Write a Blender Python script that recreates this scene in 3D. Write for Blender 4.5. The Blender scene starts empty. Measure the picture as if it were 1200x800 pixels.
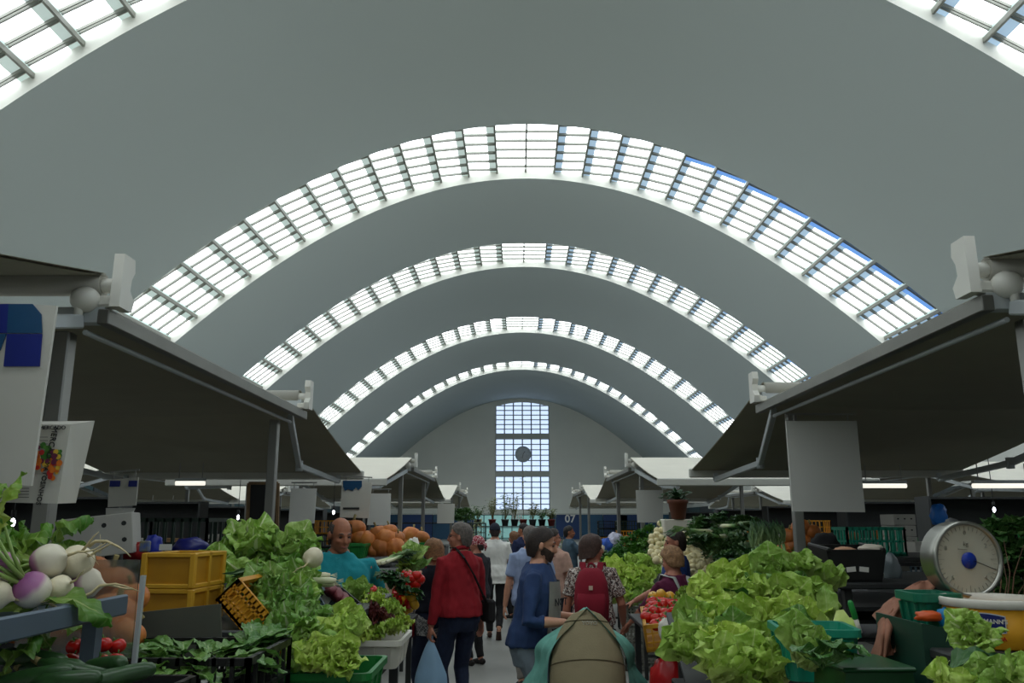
import bpy, bmesh, math, random
from math import sin, cos, pi, radians, sqrt, atan2, tan
from mathutils import Vector as V, Matrix, noise, Euler

scene = bpy.context.scene
COL = scene.collection
random.seed(7)
R = random.Random(11)

# ------------------------------------------------------------------ camera
FOC, PITCH, YAW, EYE = 965.9, radians(12.315), radians(-0.413), 1.7
cam_d = bpy.data.cameras.new('camera')
cam_d.sensor_width = 36.0
cam_d.lens = 36.0 * FOC / 1200.0
cam_d.clip_start, cam_d.clip_end = 0.05, 400
cam = bpy.data.objects.new('camera', cam_d)
COL.objects.link(cam)
cam.location = (0, 0, EYE)
cam.rotation_euler = (pi / 2 + PITCH, 0, -YAW)
scene.camera = cam
CAMROT = cam.rotation_euler.to_matrix()


def ray(px, py):
    d = CAMROT @ V((px - 600, 400 - py, -FOC))
    return d / d.y


def at(px, py, Y):
    """world point seen at a pixel of the 1200x800 frame, Y metres down the aisle"""
    d = ray(px, py)
    return V((d.x * Y, Y, EYE + d.z * Y))


def sc(px, Y):
    """metres covered by px pixels at distance Y"""
    return px * Y / FOC * 0.985


# ------------------------------------------------------------------ materials
MATS = {}


def srgb(c):
    return tuple(((x / 255) / 12.92 if x / 255 <= 0.04045 else ((x / 255 + 0.055) / 1.055) ** 2.4) for x in c)


def mat(name, col, rough=0.6, metal=0.0, var=0.12, scale=6.0, bump=0.0, bscale=40.0, emit=None, estr=0.0,
        trans=0.0, spec=0.5, sss=0.0, coords='Object', alpha=1.0, col2=None):
    """principled material with procedural colour variation; col in sRGB 0..255"""
    if name in MATS:
        return MATS[name]
    m = bpy.data.materials.new(name)
    m.use_nodes = True
    nt = m.node_tree
    b = nt.nodes['Principled BSDF']
    c = srgb(col)
    b.inputs['Roughness'].default_value = rough
    b.inputs['Metallic'].default_value = metal
    b.inputs['Specular IOR Level'].default_value = spec
    b.inputs['Transmission Weight'].default_value = trans
    b.inputs['Alpha'].default_value = alpha
    tc = nt.nodes.new('ShaderNodeTexCoord')
    n = nt.nodes.new('ShaderNodeTexNoise')
    n.inputs['Scale'].default_value = scale
    n.inputs['Detail'].default_value = 4
    nt.links.new(tc.outputs[coords], n.inputs['Vector'])
    r = nt.nodes.new('ShaderNodeValToRGB')
    e0, e1 = r.color_ramp.elements
    e0.position, e1.position = 0.3, 0.7
    lo = tuple(max(0, x * (1 - var)) for x in c)
    hi = tuple(min(1, x * (1 + var)) for x in (srgb(col2) if col2 else c))
    e0.color, e1.color = (*lo, 1), (*hi, 1)
    nt.links.new(n.outputs['Fac'], r.inputs['Fac'])
    nt.links.new(r.outputs['Color'], b.inputs['Base Color'])
    if bump > 0:
        n2 = nt.nodes.new('ShaderNodeTexNoise')
        n2.inputs['Scale'].default_value = bscale
        n2.inputs['Detail'].default_value = 3
        nt.links.new(tc.outputs[coords], n2.inputs['Vector'])
        bp = nt.nodes.new('ShaderNodeBump')
        bp.inputs['Strength'].default_value = bump
        bp.inputs['Distance'].default_value = 0.02
        nt.links.new(n2.outputs['Fac'], bp.inputs['Height'])
        nt.links.new(bp.outputs['Normal'], b.inputs['Normal'])
    if emit is not None:
        b.inputs['Emission Color'].default_value = (*srgb(emit), 1)
        b.inputs['Emission Strength'].default_value = estr
    MATS[name] = m
    return m


def leaf_mat(name, edge, base, vein, rough=0.45, veins=9.0, transl=0.25, ribw=.05):
    """leaf: uv.x across the blade 0..1, uv.y from stem 0 to tip 1"""
    if name in MATS:
        return MATS[name]
    m = bpy.data.materials.new(name)
    m.use_nodes = True
    nt = m.node_tree
    L, N = nt.links, nt.nodes
    b = N['Principled BSDF']
    b.inputs['Roughness'].default_value = rough
    uv = N.new('ShaderNodeUVMap')
    sp = N.new('ShaderNodeSeparateXYZ')
    L.new(uv.outputs['UV'], sp.inputs[0])

    def math_(op, a, c=None, cl=False):
        n = N.new('ShaderNodeMath')
        n.operation = op
        n.use_clamp = cl
        for i, x in enumerate((a, c)):
            if x is None:
                continue
            if isinstance(x, (int, float)):
                n.inputs[i].default_value = x
            else:
                L.new(x, n.inputs[i])
        return n.outputs[0]
    ax = math_('ABSOLUTE', math_('SUBTRACT', sp.outputs['X'], 0.5))
    nz = N.new('ShaderNodeTexNoise')
    nz.inputs['Scale'].default_value = 9
    tc = N.new('ShaderNodeTexCoord')
    L.new(tc.outputs['Object'], nz.inputs['Vector'])
    # side veins run out and up from the rib
    w = math_('SINE', math_('MULTIPLY', math_('ADD', math_('SUBTRACT', sp.outputs['Y'], math_('MULTIPLY', ax, 0.9)),
                                             math_('MULTIPLY', nz.outputs['Fac'], 0.12)), veins * 6.283))
    sv = math_('MULTIPLY', math_('GREATER_THAN', w, 0.8), 0.22)
    rib = math_('LESS_THAN', ax, math_('SUBTRACT', ribw, math_('MULTIPLY', sp.outputs['Y'], ribw * .85)))
    vmask = math_('MAXIMUM', sv, rib)
    mx = N.new('ShaderNodeMix')
    mx.data_type = 'RGBA'
    L.new(math_('ADD', math_('MULTIPLY', sp.outputs['Y'], 1.1), math_('MULTIPLY', math_('SUBTRACT', nz.outputs['Fac'], 0.5), 0.7), True), mx.inputs[0])
    mx.inputs[6].default_value = (*srgb(base), 1)
    mx.inputs[7].default_value = (*srgb(edge), 1)
    m2 = N.new('ShaderNodeMix')
    m2.data_type = 'RGBA'
    L.new(vmask, m2.inputs[0])
    L.new(mx.outputs[2], m2.inputs[6])
    m2.inputs[7].default_value = (*srgb(vein), 1)
    oi = N.new('ShaderNodeObjectInfo')
    hs = N.new('ShaderNodeHueSaturation')
    L.new(math_('ADD', math_('MULTIPLY', oi.outputs['Random'], .035), .4825), hs.inputs['Hue'])
    L.new(math_('ADD', math_('MULTIPLY', oi.outputs['Random'], -.45), 1.15), hs.inputs['Value'])
    L.new(m2.outputs[2], hs.inputs['Color'])
    L.new(hs.outputs[0], b.inputs['Base Color'])
    bp = N.new('ShaderNodeBump')
    bp.inputs['Strength'].default_value = 0.55
    bp.inputs['Distance'].default_value = 0.012
    nb = N.new('ShaderNodeTexVoronoi')
    nb.feature = 'SMOOTH_F1'
    nb.inputs['Scale'].default_value = 42
    L.new(tc.outputs['Object'], nb.inputs['Vector'])
    L.new(math_('ADD', math_('MULTIPLY', nb.outputs['Distance'], -1.0), math_('MULTIPLY', vmask, -.35)), bp.inputs['Height'])
    L.new(bp.outputs['Normal'], b.inputs['Normal'])
    if transl > 0:
        t = N.new('ShaderNodeBsdfTranslucent')
        L.new(hs.outputs[0], t.inputs['Color'])
        ms = N.new('ShaderNodeMixShader')
        ms.inputs[0].default_value = transl
        out = N['Material Output']
        L.new(b.outputs[0], ms.inputs[1])
        L.new(t.outputs[0], ms.inputs[2])
        L.new(ms.outputs[0], out.inputs['Surface'])
    MATS[name] = m
    return m


# ------------------------------------------------------------------ mesh builder
class MB:
    def __init__(self):
        self.v, self.f, self.mi, self.uv, self.sm = [], [], [], {}, []
        self.cur, self.smooth = 0, False

    def face(self, idx, uvs=None, smooth=None):
        self.f.append(tuple(idx))
        self.mi.append(self.cur)
        self.sm.append(self.smooth if smooth is None else smooth)
        if uvs:
            self.uv[len(self.f) - 1] = uvs

    def quad(self, a, b, c, d):
        n = len(self.v)
        self.v += [V(a), V(b), V(c), V(d)]
        self.face((n, n + 1, n + 2, n + 3))

    def box(self, c, s, rot=None, b=0.0):
        """box centred at c, size s, optional Euler or Matrix rotation, chamfer b"""
        M = None
        if rot is not None:
            M = rot if isinstance(rot, Matrix) else Euler(rot).to_matrix()
        c = V(c)
        h = [x / 2 for x in s]
        b = min(b, min(h) * 0.9)

        def put(p):
            p = V(p)
            self.v.append(c + (M @ p if M else p))
        n = len(self.v)
        if b <= 0:
            for z in (-1, 1):
                for x, y in ((-1, -1), (1, -1), (1, 1), (-1, 1)):
                    put((x * h[0], y * h[1], z * h[2]))
            for q in ((3, 2, 1, 0), (4, 5, 6, 7), (0, 1, 5, 4), (1, 2, 6, 5), (2, 3, 7, 6), (3, 0, 4, 7)):
                self.face([n + i for i in q], smooth=False)
            return
        idx = {}
        for sx in (-1, 1):
            for sy in (-1, 1):
                for sz in (-1, 1):
                    for ax in range(3):
                        p = [sx * (h[0] - b), sy * (h[1] - b), sz * (h[2] - b)]
                        p[ax] = (sx, sy, sz)[ax] * h[ax]
                        idx[(sx, sy, sz, ax)] = len(self.v)
                        put(p)
        fs = []
        for ax in range(3):
            o = [i for i in range(3) if i != ax]
            for s_ in (-1, 1):
                q = []
                for a_, b_ in ((-1, -1), (1, -1), (1, 1), (-1, 1)):
                    k = [0, 0, 0]
                    k[ax], k[o[0]], k[o[1]] = s_, a_, b_
                    q.append(idx[(*k, ax)])
                fs.append(q)
            for a_ in (-1, 1):
                for b_ in (-1, 1):
                    k = [0, 0, 0]
                    k[o[0]], k[o[1]] = a_, b_
                    k[ax] = -1
                    k2 = list(k)
                    k2[ax] = 1
                    fs.append([idx[(*k, o[0])], idx[(*k2, o[0])], idx[(*k2, o[1])], idx[(*k, o[1])]])
        for sx in (-1, 1):
            for sy in (-1, 1):
                for sz in (-1, 1):
                    fs.append([idx[(sx, sy, sz, a)] for a in range(3)])
        cl = sum((self.v[i] for i in range(n, len(self.v))), V()) / 24
        for q in fs:
            p = [self.v[i] for i in q]
            nn = (p[1] - p[0]).cross(p[2] - p[0])
            if nn.dot(sum(p, V()) / len(p) - cl) < 0:
                q = q[::-1]
            self.face(q, smooth=False)

    def bar(self, a, b, w, h=None, up=(0, 0, 1), bev=0.0):
        """rectangular bar from a to b, width w, height h"""
        a, b = V(a), V(b)
        d = b - a
        y = d.normalized()
        x = y.cross(V(up))
        if x.length < 1e-4:
            x = V((1, 0, 0))
        x.normalize()
        z = x.cross(y)
        M = Matrix((x, y, z)).transposed()
        self.box((a + b) / 2, (w, d.length, h or w), M, bev)

    def tube(self, pts, rad, seg=8, cap=True, sq=1.0, ref=None, smooth=True):
        """tube along points; rad number or list; each rad may be (rx, ry)"""
        pts = [V(p) for p in pts]
        n = len(pts)
        if not isinstance(rad, (list, tuple)):
            rad = [rad] * n
        T = []
        for i in range(n):
            t = pts[min(i + 1, n - 1)] - pts[max(i - 1, 0)]
            T.append(t.normalized() if t.length > 1e-9 else V((0, 0, 1)))
        r0 = V(ref) if ref else (V((1, 0, 0)) if abs(T[0].x) < 0.9 else V((0, 1, 0)))
        X = (r0 - T[0] * r0.dot(T[0])).normalized()
        base = len(self.v)
        for i in range(n):
            X = (X - T[i] * X.dot(T[i]))
            X = X.normalized() if X.length > 1e-6 else T[i].orthogonal().normalized()
            Yv = T[i].cross(X)
            r = rad[i]
            rx, ry = r if isinstance(r, (tuple, list)) else (r, r)
            for k in range(seg):
                a = 2 * pi * k / seg
                self.v.append(pts[i] + X * (rx * cos(a)) + Yv * (ry * sin(a)))
        for i in range(n - 1):
            for k in range(seg):
                k2 = (k + 1) % seg
                self.face((base + i * seg + k, base + i * seg + k2, base + (i + 1) * seg + k2, base + (i + 1) * seg + k),
                          [(k / seg, i / (n - 1)), ((k + 1) / seg, i / (n - 1)), ((k + 1) / seg, (i + 1) / (n - 1)), (k / seg, (i + 1) / (n - 1))], smooth)
        if cap:
            self.face([base + k for k in range(seg)][::-1], smooth=False)
            self.face([base + (n - 1) * seg + k for k in range(seg)], smooth=False)

    def lathe(self, prof, seg=16, M=None, cap=True, smooth=True, fz=None):
        """profile [(r, z)] about the z axis; M a 4x4 placement; fz(angle, i)->radius factor"""
        base = len(self.v)
        n = len(prof)
        for i, (r, z) in enumerate(prof):
            for k in range(seg):
                a = 2 * pi * k / seg
                q = r * (fz(a, i) if fz else 1)
                p = V((q * cos(a), q * sin(a), z))
                self.v.append(M @ p if M else p)
        for i in range(n - 1):
            for k in range(seg):
                k2 = (k + 1) % seg
                self.face((base + i * seg + k, base + i * seg + k2, base + (i + 1) * seg + k2, base + (i + 1) * seg + k),
                          [(k / seg, i / (n - 1)), ((k + 1) / seg, i / (n - 1)), ((k + 1) / seg, (i + 1) / (n - 1)), (k / seg, (i + 1) / (n - 1))], smooth)
        if cap:
            self.face([base + k for k in range(seg)][::-1], smooth=smooth)
            self.face([base + (n - 1) * seg + k for k in range(seg)], smooth=smooth)

    def ball(self, c, r, seg=12, rings=8, M=None):
        rx, ry, rz = r if isinstance(r, (tuple, list)) else (r, r, r)
        MM = Matrix.Translation(V(c)) @ (M.to_4x4() if M else Matrix.Identity(4)) @ Matrix.Diagonal((rx, ry, rz, 1))
        self.lathe([(max(1e-3, sin(pi * i / rings)), -cos(pi * i / rings)) for i in range(rings + 1)], seg, MM)

    def grid(self, fn, nu, nv, smooth=True):
        base = len(self.v)
        for j in range(nv + 1):
            for i in range(nu + 1):
                self.v.append(V(fn(i / nu, j / nv)))
        for j in range(nv):
            for i in range(nu):
                a = base + j * (nu + 1) + i
                self.face((a, a + 1, a + nu + 2, a + nu + 1),
                          [(i / nu, j / nv), ((i + 1) / nu, j / nv), ((i + 1) / nu, (j + 1) / nv), (i / nu, (j + 1) / nv)], smooth)

    def prism(self, poly, a, b, M=None):
        """extrude a 2-D polygon (x, z) along y from a to b"""
        n = len(self.v)
        k = len(poly)
        for y in (a, b):
            for x, z in poly:
                p = V((x, y, z))
                self.v.append(M @ p if M else p)
        self.face([n + i for i in range(k)], smooth=False)
        self.face([n + k + i for i in range(k)][::-1], smooth=False)
        for i in range(k):
            j = (i + 1) % k
            self.face((n + i, n + k + i, n + k + j, n + j), smooth=False)

    def merge(self, o, M):
        n = len(self.v)
        f0 = len(self.f)
        self.v += [M @ p for p in o.v]
        for i, f in enumerate(o.f):
            self.f.append(tuple(n + k for k in f))
            self.mi.append(o.mi[i])
            self.sm.append(o.sm[i])
            if i in o.uv:
                self.uv[f0 + i] = o.uv[i]

    def mesh(self, name, mats):
        me = bpy.data.meshes.new(name)
        me.from_pydata([tuple(p) for p in self.v], [], self.f)
        if not isinstance(mats, (list, tuple)):
            mats = [mats]
        for m in mats:
            me.materials.append(m)
        me.polygons.foreach_set('material_index', self.mi)
        me.polygons.foreach_set('use_smooth', self.sm)
        if self.uv:
            ul = me.uv_layers.new(name='UVMap')
            for p in me.polygons:
                q = self.uv.get(p.index)
                if q:
                    for k, li in enumerate(p.loop_indices):
                        ul.data[li].uv = q[k]
        me.update()
        return me

    def build(self, name, mats, parent=None, world=False):
        """link as ONE mesh object; world=True: verts are world coords, turned into parent-local"""
        if world and parent is not None:
            Mi = (Matrix.Translation(parent.location) @ parent.rotation_euler.to_matrix().to_4x4()
                  @ Matrix.Diagonal((*parent.scale, 1))).inverted()
            if parent.parent is not None:
                Mi = Mi @ WORLD[parent.parent.name]
            self.v = [Mi @ p for p in self.v]
        return link(name, self.mesh(name, mats), parent)


WORLD = {}


def link(name, me, parent=None):
    o = bpy.data.objects.new(name, me)
    COL.objects.link(o)
    if parent is not None:
        o.parent = parent
    return o


def tag(o, label, cat, group=None, kind=None):
    o['label'] = label
    o['category'] = cat
    if group:
        o['group'] = group
    if kind:
        o['kind'] = kind
    return o


def thing(name, label, cat, loc=(0, 0, 0), rz=0.0, group=None, rot=None, s=1.0):
    o = bpy.data.objects.new(name, None)
    COL.objects.link(o)
    o.empty_display_size = 0.1
    o.location = loc
    o.rotation_euler = rot if rot else (0, 0, rz)
    o.scale = (s, s, s)
    return tag(o, label, cat, group)


def struct(o):
    o['kind'] = 'structure'
    return o


def kids(o):
    return [c for c in bpy.data.objects if c.parent == o]


def dup(o, loc=None, rot=None, label=None, group=None, s=None, kidmap=None):
    """copy of a thing with copies of its parts and sub-parts (shared mesh data)"""
    r = o.copy()
    COL.objects.link(r)
    if loc is not None:
        r.location = loc
    if rot is not None:
        r.rotation_euler = rot
    if s is not None:
        r.scale = (s, s, s) if isinstance(s, (int, float)) else s
    if label:
        r['label'] = label
    if group:
        r['group'] = group
    for c in o.children:
        d = c.copy()
        COL.objects.link(d)
        d.parent = r
        for g in c.children:
            e = g.copy()
            COL.objects.link(e)
            e.parent = d
    return r


def text_mesh(txt, size, depth=0.002, align='CENTER', bold=0.0):
    c = bpy.data.curves.new('lettering', 'FONT')
    c.body = txt
    c.size = size
    c.extrude = depth
    c.offset = bold
    c.align_x = align
    c.align_y = 'CENTER'
    c.resolution_u = 3
    o = bpy.data.objects.new('lettering', c)
    COL.objects.link(o)
    dg = bpy.context.evaluated_depsgraph_get()
    me = bpy.data.meshes.new_from_object(o.evaluated_get(dg))
    bpy.data.objects.remove(o)
    bpy.data.curves.remove(c)
    return me


def lettering(txt, size, M, m, parent, name='lettering', bold=0.0):
    """raised lettering, M places the xy text plane in the parent's local space"""
    me = text_mesh(txt, size, 0.0015, bold=bold)
    me.transform(M)
    me.materials.clear()
    me.materials.append(m)
    return link(name, me, parent)
# ------------------------------------------------------------------ the hall
SC = 1.15                                    # size of the hall against the eye height
HX0 = 0.265 * SC                             # the hall axis
Y_BACK, Y_END = -24.0, 86.0
XW = 16.2


def vault(x):
    u = (x - HX0) / SC
    return EYE + SC * (11.0 - 0.04762 * u * u + 2.33e-5 * u ** 4)


plaster = mat('vault_plaster', (192, 202, 203), 0.9, var=0.03, scale=0.35, bump=0.05, bscale=3, coords='Generated')
plaster_w = mat('reveal_plaster', (232, 232, 224), 0.85, var=0.04, scale=2)
wall_m = mat('wall_plaster', (200, 202, 196), 0.9, var=0.03, scale=0.4)
floor_m = mat('floor_concrete', (136, 136, 130), 0.45, var=0.10, scale=1.3, bump=0.03, bscale=12)
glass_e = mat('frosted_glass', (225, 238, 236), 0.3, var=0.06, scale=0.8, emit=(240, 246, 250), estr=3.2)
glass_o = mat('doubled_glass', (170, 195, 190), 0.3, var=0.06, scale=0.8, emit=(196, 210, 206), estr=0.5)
glass_ob = mat('doubled_glass_sky_tint', (150, 180, 205), 0.3, var=0.06, scale=0.8, emit=(168, 194, 216), estr=0.55)  # right-hand copy of the doubled glass, sky light put into its colour
glass_b = mat('clear_sky_glass', (90, 130, 200), 0.2, var=0.2, scale=1.5, emit=(96, 142, 205), estr=0.8)
steel_g = mat('skylight_steel', (136, 138, 130), 0.5, 0.2, var=0.08)

# rib spacing
RX = [0.0]
for i in range(20):
    RX.append(RX[-1] + (0.935 - 0.0118 * i) * SC)
NB = 18
BANDS = [(-16.4, -12.6), (-2.6, 1.3), (11.3, 15.15), (24.75, 29.1), (36.45, 40.15), (50.7, 55.05), (65.5, 69.2)]  # first band, unseen far behind the camera, is added to brighten the foreground
REC = 0.42


def make_vault():
    m = MB()
    m.smooth = True
    xs = []
    for i in range(len(RX) - 1):
        for k in range(3):
            xs.append(RX[i] + (RX[i + 1] - RX[i]) * k / 3)
    xs = [x for x in xs if x < XW] + [XW]
    xs = [-x for x in xs[:0:-1]] + xs
    xe = RX[NB] + 1e-6
    ys = [Y_BACK]
    for a, b in BANDS:
        ys += [a, b]
    ys.append(Y_END)
    nx = len(xs)
    for y in ys:
        for x in xs:
            m.v.append(V((HX0 + x, y, vault(HX0 + x))))
    for j in range(len(ys) - 1):
        band = j % 2 == 1
        for i in range(nx - 1):
            if band and abs(xs[i]) <= xe and abs(xs[i + 1]) <= xe:
                continue
            m.face((j * nx + i, (j + 1) * nx + i, (j + 1) * nx + i + 1, j * nx + i + 1))
    o = struct(m.build('ceiling', plaster))
    # white reveals of every skylight recess
    for bi, (a, b) in enumerate(BANDS):
        r = MB()
        r.smooth = True
        X = [x for x in xs if abs(x) <= xe]
        for y, s in ((a, 1), (b, -1)):
            n = len(r.v)
            for x in X:
                r.v.append(V((HX0 + x, y, vault(HX0 + x))))
                r.v.append(V((HX0 + x, y, vault(HX0 + x) + REC + 0.12)))
            for i in range(len(X) - 1):
                q = (n + 2 * i, n + 2 * i + 2, n + 2 * i + 3, n + 2 * i + 1)
                r.face(q if s < 0 else q[::-1])
        for x in (X[0], X[-1]):
            z = vault(HX0 + x)
            r.quad((HX0 + x, a, z), (HX0 + x, b, z), (HX0 + x, b, z + REC + .12), (HX0 + x, a, z + REC + .12))
        struct(r.build('trim_%d' % (bi + 1), plaster_w))
        # glazing
        w = bpy.data.objects.new('window_%d' % (bi + 2), None)
        COL.objects.link(w)
        struct(w)
        w.location = (HX0, (a + b) / 2, 0)
        g = MB()
        fr = MB()
        pu = MB()
        lines = [a + (b - a) * t for t in (0.12, 0.28, 0.44, 0.60, 0.76, 0.93)]
        for s in (-1, 1):
            for i in range(NB):
                x0, x1 = HX0 + s * RX[i], HX0 + s * RX[i + 1]
                # shingled panes: each one lies flatter than the vault
                z0 = vault(x0) + REC - (0.10 if i else 0.02)
                z1 = vault(x1) + REC + 0.02
                t = 0.0 if i == 0 else 0.27

                def P(u, y):
                    return (x0 + (x1 - x0) * u, y, z0 + (z1 - z0) * u)
                yb = a + (b - a) * 0.22
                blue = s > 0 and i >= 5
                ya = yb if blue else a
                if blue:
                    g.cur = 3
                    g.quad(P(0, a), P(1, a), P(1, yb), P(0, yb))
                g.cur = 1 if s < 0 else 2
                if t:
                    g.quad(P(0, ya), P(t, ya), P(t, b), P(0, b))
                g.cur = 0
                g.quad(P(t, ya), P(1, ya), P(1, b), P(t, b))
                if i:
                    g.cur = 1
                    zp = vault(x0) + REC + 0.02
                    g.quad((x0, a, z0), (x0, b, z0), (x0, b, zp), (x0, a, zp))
                for y in lines:
                    for dy in (-0.045, 0.045):
                        pu.bar(V(P(0, y + dy)) - V((0, 0, .04)), V(P(1, y + dy)) - V((0, 0, .04)), 0.03, 0.06)
        for i in range(NB + 1):
            for s in ((-1, 1) if i else (1,)):
                x = HX0 + s * RX[i]
                z = vault(x) + REC - 0.13
                fr.bar((x, a + .01, z), (x, b - .01, z), 0.06, 0.11)
        g.build('glazing', [glass_e, glass_o, glass_ob, glass_b], w, True)
        fr.build('rib_frame', steel_g, w, True)
        pu.build('glazing_bars', steel_g, w, True)


make_vault()
m = MB()
m.quad((-XW - 1, Y_BACK, 0), (XW + 1, Y_BACK, 0), (XW + 1, Y_END, 0), (-XW - 1, Y_END, 0))
struct(m.build('floor', floor_m))
for s, nm in ((-1, 'left'), (1, 'right')):
    m = MB()
    x = HX0 + s * XW
    zt = vault(x)
    m.box((x + s * 0.15, (Y_BACK + Y_END) / 2, zt / 2), (0.3, Y_END - Y_BACK, zt + .02))
    struct(m.build('wall_' + nm, wall_m))


def gable(name, y, thick, hole=None):
    """gable wall under the vault with a tall arched window hole"""
    m = MB()
    xs = [HX0 + XW * (k / 40 * 2 - 1) for k in range(41)]
    if hole:
        hx0, hx1, hz0, hz1, rise = hole
        xs = sorted(set(xs + [hx0, hx1] + [hx0 + (hx1 - hx0) * k / 10 for k in range(11)]))
        cx, hw = (hx0 + hx1) / 2, (hx1 - hx0) / 2
    for i in range(len(xs) - 1):
        a, b = xs[i], xs[i + 1]
        if hole and a >= hx0 - 1e-6 and b <= hx1 + 1e-6:
            m.quad((a, y, 0), (b, y, 0), (b, y, hz0), (a, y, hz0))
            za, zb = (hz1 + rise * (1 - ((q - cx) / hw) ** 2) for q in (a, b))
            m.quad((a, y, za), (b, y, zb), (b, y, vault(b) + .6), (a, y, vault(a) + .6))
            m.quad((a, y, za), (a, y + thick, za), (b, y + thick, zb), (b, y, zb))
            m.quad((a, y, hz0), (b, y, hz0), (b, y + thick, hz0), (a, y + thick, hz0))
        else:
            m.quad((a, y, 0), (b, y, 0), (b, y, vault(b) + .6), (a, y, vault(a) + .6))
    if hole:
        for x in (hx0, hx1):
            m.quad((x, y, hz0), (x, y + thick, hz0), (x, y + thick, hz1), (x, y, hz1))
    return struct(m.build(name, mat('gable_plaster', (240, 240, 232), .9, var=.03, scale=.4)))


WX0, WX1 = at(580.5, 540, Y_END).x, at(644, 540, Y_END).x
WZ0, WZ1 = at(612, 597, Y_END).z, at(612, 475, Y_END).z
gable('wall_end', Y_END, 0.35, (WX0, WX1, WZ0, WZ1 - .1, 0.45))
gable('wall_back', Y_BACK, 0.3)
for s, nm in ((-1, 'left'), (1, 'right')):
    mm = MB()
    for k in range(22):
        y0 = Y_BACK + 5 * k
        mm.cur = k % 2
        mm.box((HX0 + s * (XW - .06), y0 + 2.5, 1.5), (.12, 4.9, 3.0), b=.01)
    struct(mm.build('trim_side_shops_' + nm, [mat('side_shop_teal', (34, 66, 72), .6, var=.15, scale=.6), mat('side_shop_dark', (44, 52, 54), .6, var=.15, scale=.6)]))

# the tall window of the end wall
w = bpy.data.objects.new('window_1', None)
COL.objects.link(w)
struct(w)
w.location = ((WX0 + WX1) / 2, Y_END + .2, WZ0)
pane_e = mat('window_glass', (190, 205, 225), 0.2, var=0.1, scale=0.6, emit=(186, 205, 232), estr=1.0)
g = MB()
yy = Y_END + .25
cx, hw = (WX0 + WX1) / 2, (WX1 - WX0) / 2
NS = 12
for i in range(NS):
    a, b = (WX0 + (WX1 - WX0) * k / NS for k in (i, i + 1))
    za, zb = (WZ1 - .1 + .45 * (1 - ((q - cx) / hw) ** 2) for q in (a, b))
    g.quad((a, yy, WZ0), (b, yy, WZ0), (b, yy, zb), (a, yy, za))
g.build('glazing', pane_e, w, True)
fr = MB()
yz = lambda py: at(612, py, Y_END).z
for k in range(7):
    x = WX0 + (WX1 - WX0) * k / 6
    zt = WZ1 - .1 + .45 * (1 - ((x - cx) / hw) ** 2)
    fr.bar((x, yy - .06, WZ0), (x, yy - .06, zt), 0.12 if k not in (0, 6) else .16, 0.1, (0, 1, 0))
for (t, b_) in ((475, 508), (514, 552), (558, 597)):
    for k in range(7):
        z = yz(t + (b_ - t) * k / 6)
        fr.bar((WX0, yy - .06, z), (WX1, yy - .06, z), 0.08, 0.09)
fr.build('glazing_bars', mat('window_steel', (92, 100, 108), .5, var=.05), w, True)
sl = MB()
for z0, z1 in ((508, 514), (552, 558)):
    a, b = yz(z0), yz(z1)
    sl.box((cx, Y_END + .12, (a + b) / 2), (WX1 - WX0 + .02, .3, abs(a - b)))
sl.build('transom', wall_m, w, True)

# round clock hanging in the window
c = at(613, 532, Y_END)
ck = thing('clock', 'round grey clock mounted in the tall end window', 'clock', (c.x, Y_END + .05, c.z))
m = MB()
M = Matrix.Rotation(pi / 2, 4, 'X')
m.lathe([(.01, -.12), (.78, -.12), (.84, -.08), (.84, .06), (.78, .09), (.70, .06), (.01, .06)], 40, M)
m.build('case', mat('clock_grey', (190, 198, 206), .6), ck)
m = MB()
m.lathe([(.01, 0), (.7, 0), (.7, .02), (.01, .02)], 40, Matrix.Translation((0, -.065, 0)) @ M)
m.build('dial', mat('clock_dial', (214, 220, 228), .6), ck)
m = MB()
m.bar((0, -.1, 0), (.2, -.1, .3), .05, .02, (0, 1, 0))
m.bar((0, -.1, 0), (-.1, -.1, -.45), .04, .02, (0, 1, 0))
m.build('hands', mat('clock_hand', (60, 66, 74), .5), ck)

# the row of shop fronts under the end wall
YS = Y_END - 2.0
ZS = at(612, 601.5, YS).z
blue_p = mat('shop_panel_blue', (38, 84, 116), .55, var=.1, scale=.5)
blue_d = mat('shop_panel_deep_blue', (30, 62, 112), .55, var=.1, scale=.5)
tealg = mat('shop_glass', (80, 140, 140), .15, var=.25, scale=.8, emit=(140, 190, 186), estr=.42)
white_t = mat('white_paint', (232, 232, 226), .6, var=.03)
sf = thing('shop_front', 'row of blue shop fronts under the end wall, marked 07', 'shop front', (HX0, YS, 0))
m = MB()
m.box((HX0, YS + .8, ZS - .05), (2 * XW - .2, 1.9, .12))
m.build('cornice', mat('cornice_grey', (205, 208, 200), .7), sf, True)
xcut = [-15.8, -12, -8.4, -6.2]
px_edges = [-15.8 + HX0, -12, -8.5, at(540, 620, YS).x, at(556, 620, YS).x]
for i in range(len(px_edges) - 1):
    a, b = px_edges[i], px_edges[i + 1]
    pan = MB()
    pan.box(((a + b) / 2, YS, (ZS - .1) / 2), (b - a - .06, .12, ZS - .1), b=.01)
    pan.build('panel', blue_d if i % 2 else blue_p, sf, True)
px_edges = [at(644, 620, YS).x, at(651, 620, YS).x, at(680, 620, YS).x, at(707, 620, YS).x, at(735, 620, YS).x, 10, 13, 15.8]
for i in range(len(px_edges) - 1):
    a, b = px_edges[i], px_edges[i + 1]
    pan = MB()
    pan.box(((a + b) / 2, YS, (ZS - .1) / 2), (b - a - .06, .12, ZS - .1), b=.01)
    pan.build('panel', blue_d if i % 2 else blue_p, sf, True)
gx0, gx1 = at(556, 620, YS).x, at(644, 620, YS).x
m = MB()
m.box(((gx0 + gx1) / 2, YS + .05, (ZS - .1) / 2), (gx1 - gx0, .04, ZS - .1))
m.build('glass_door', tealg, sf, True)
m = MB()
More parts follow.
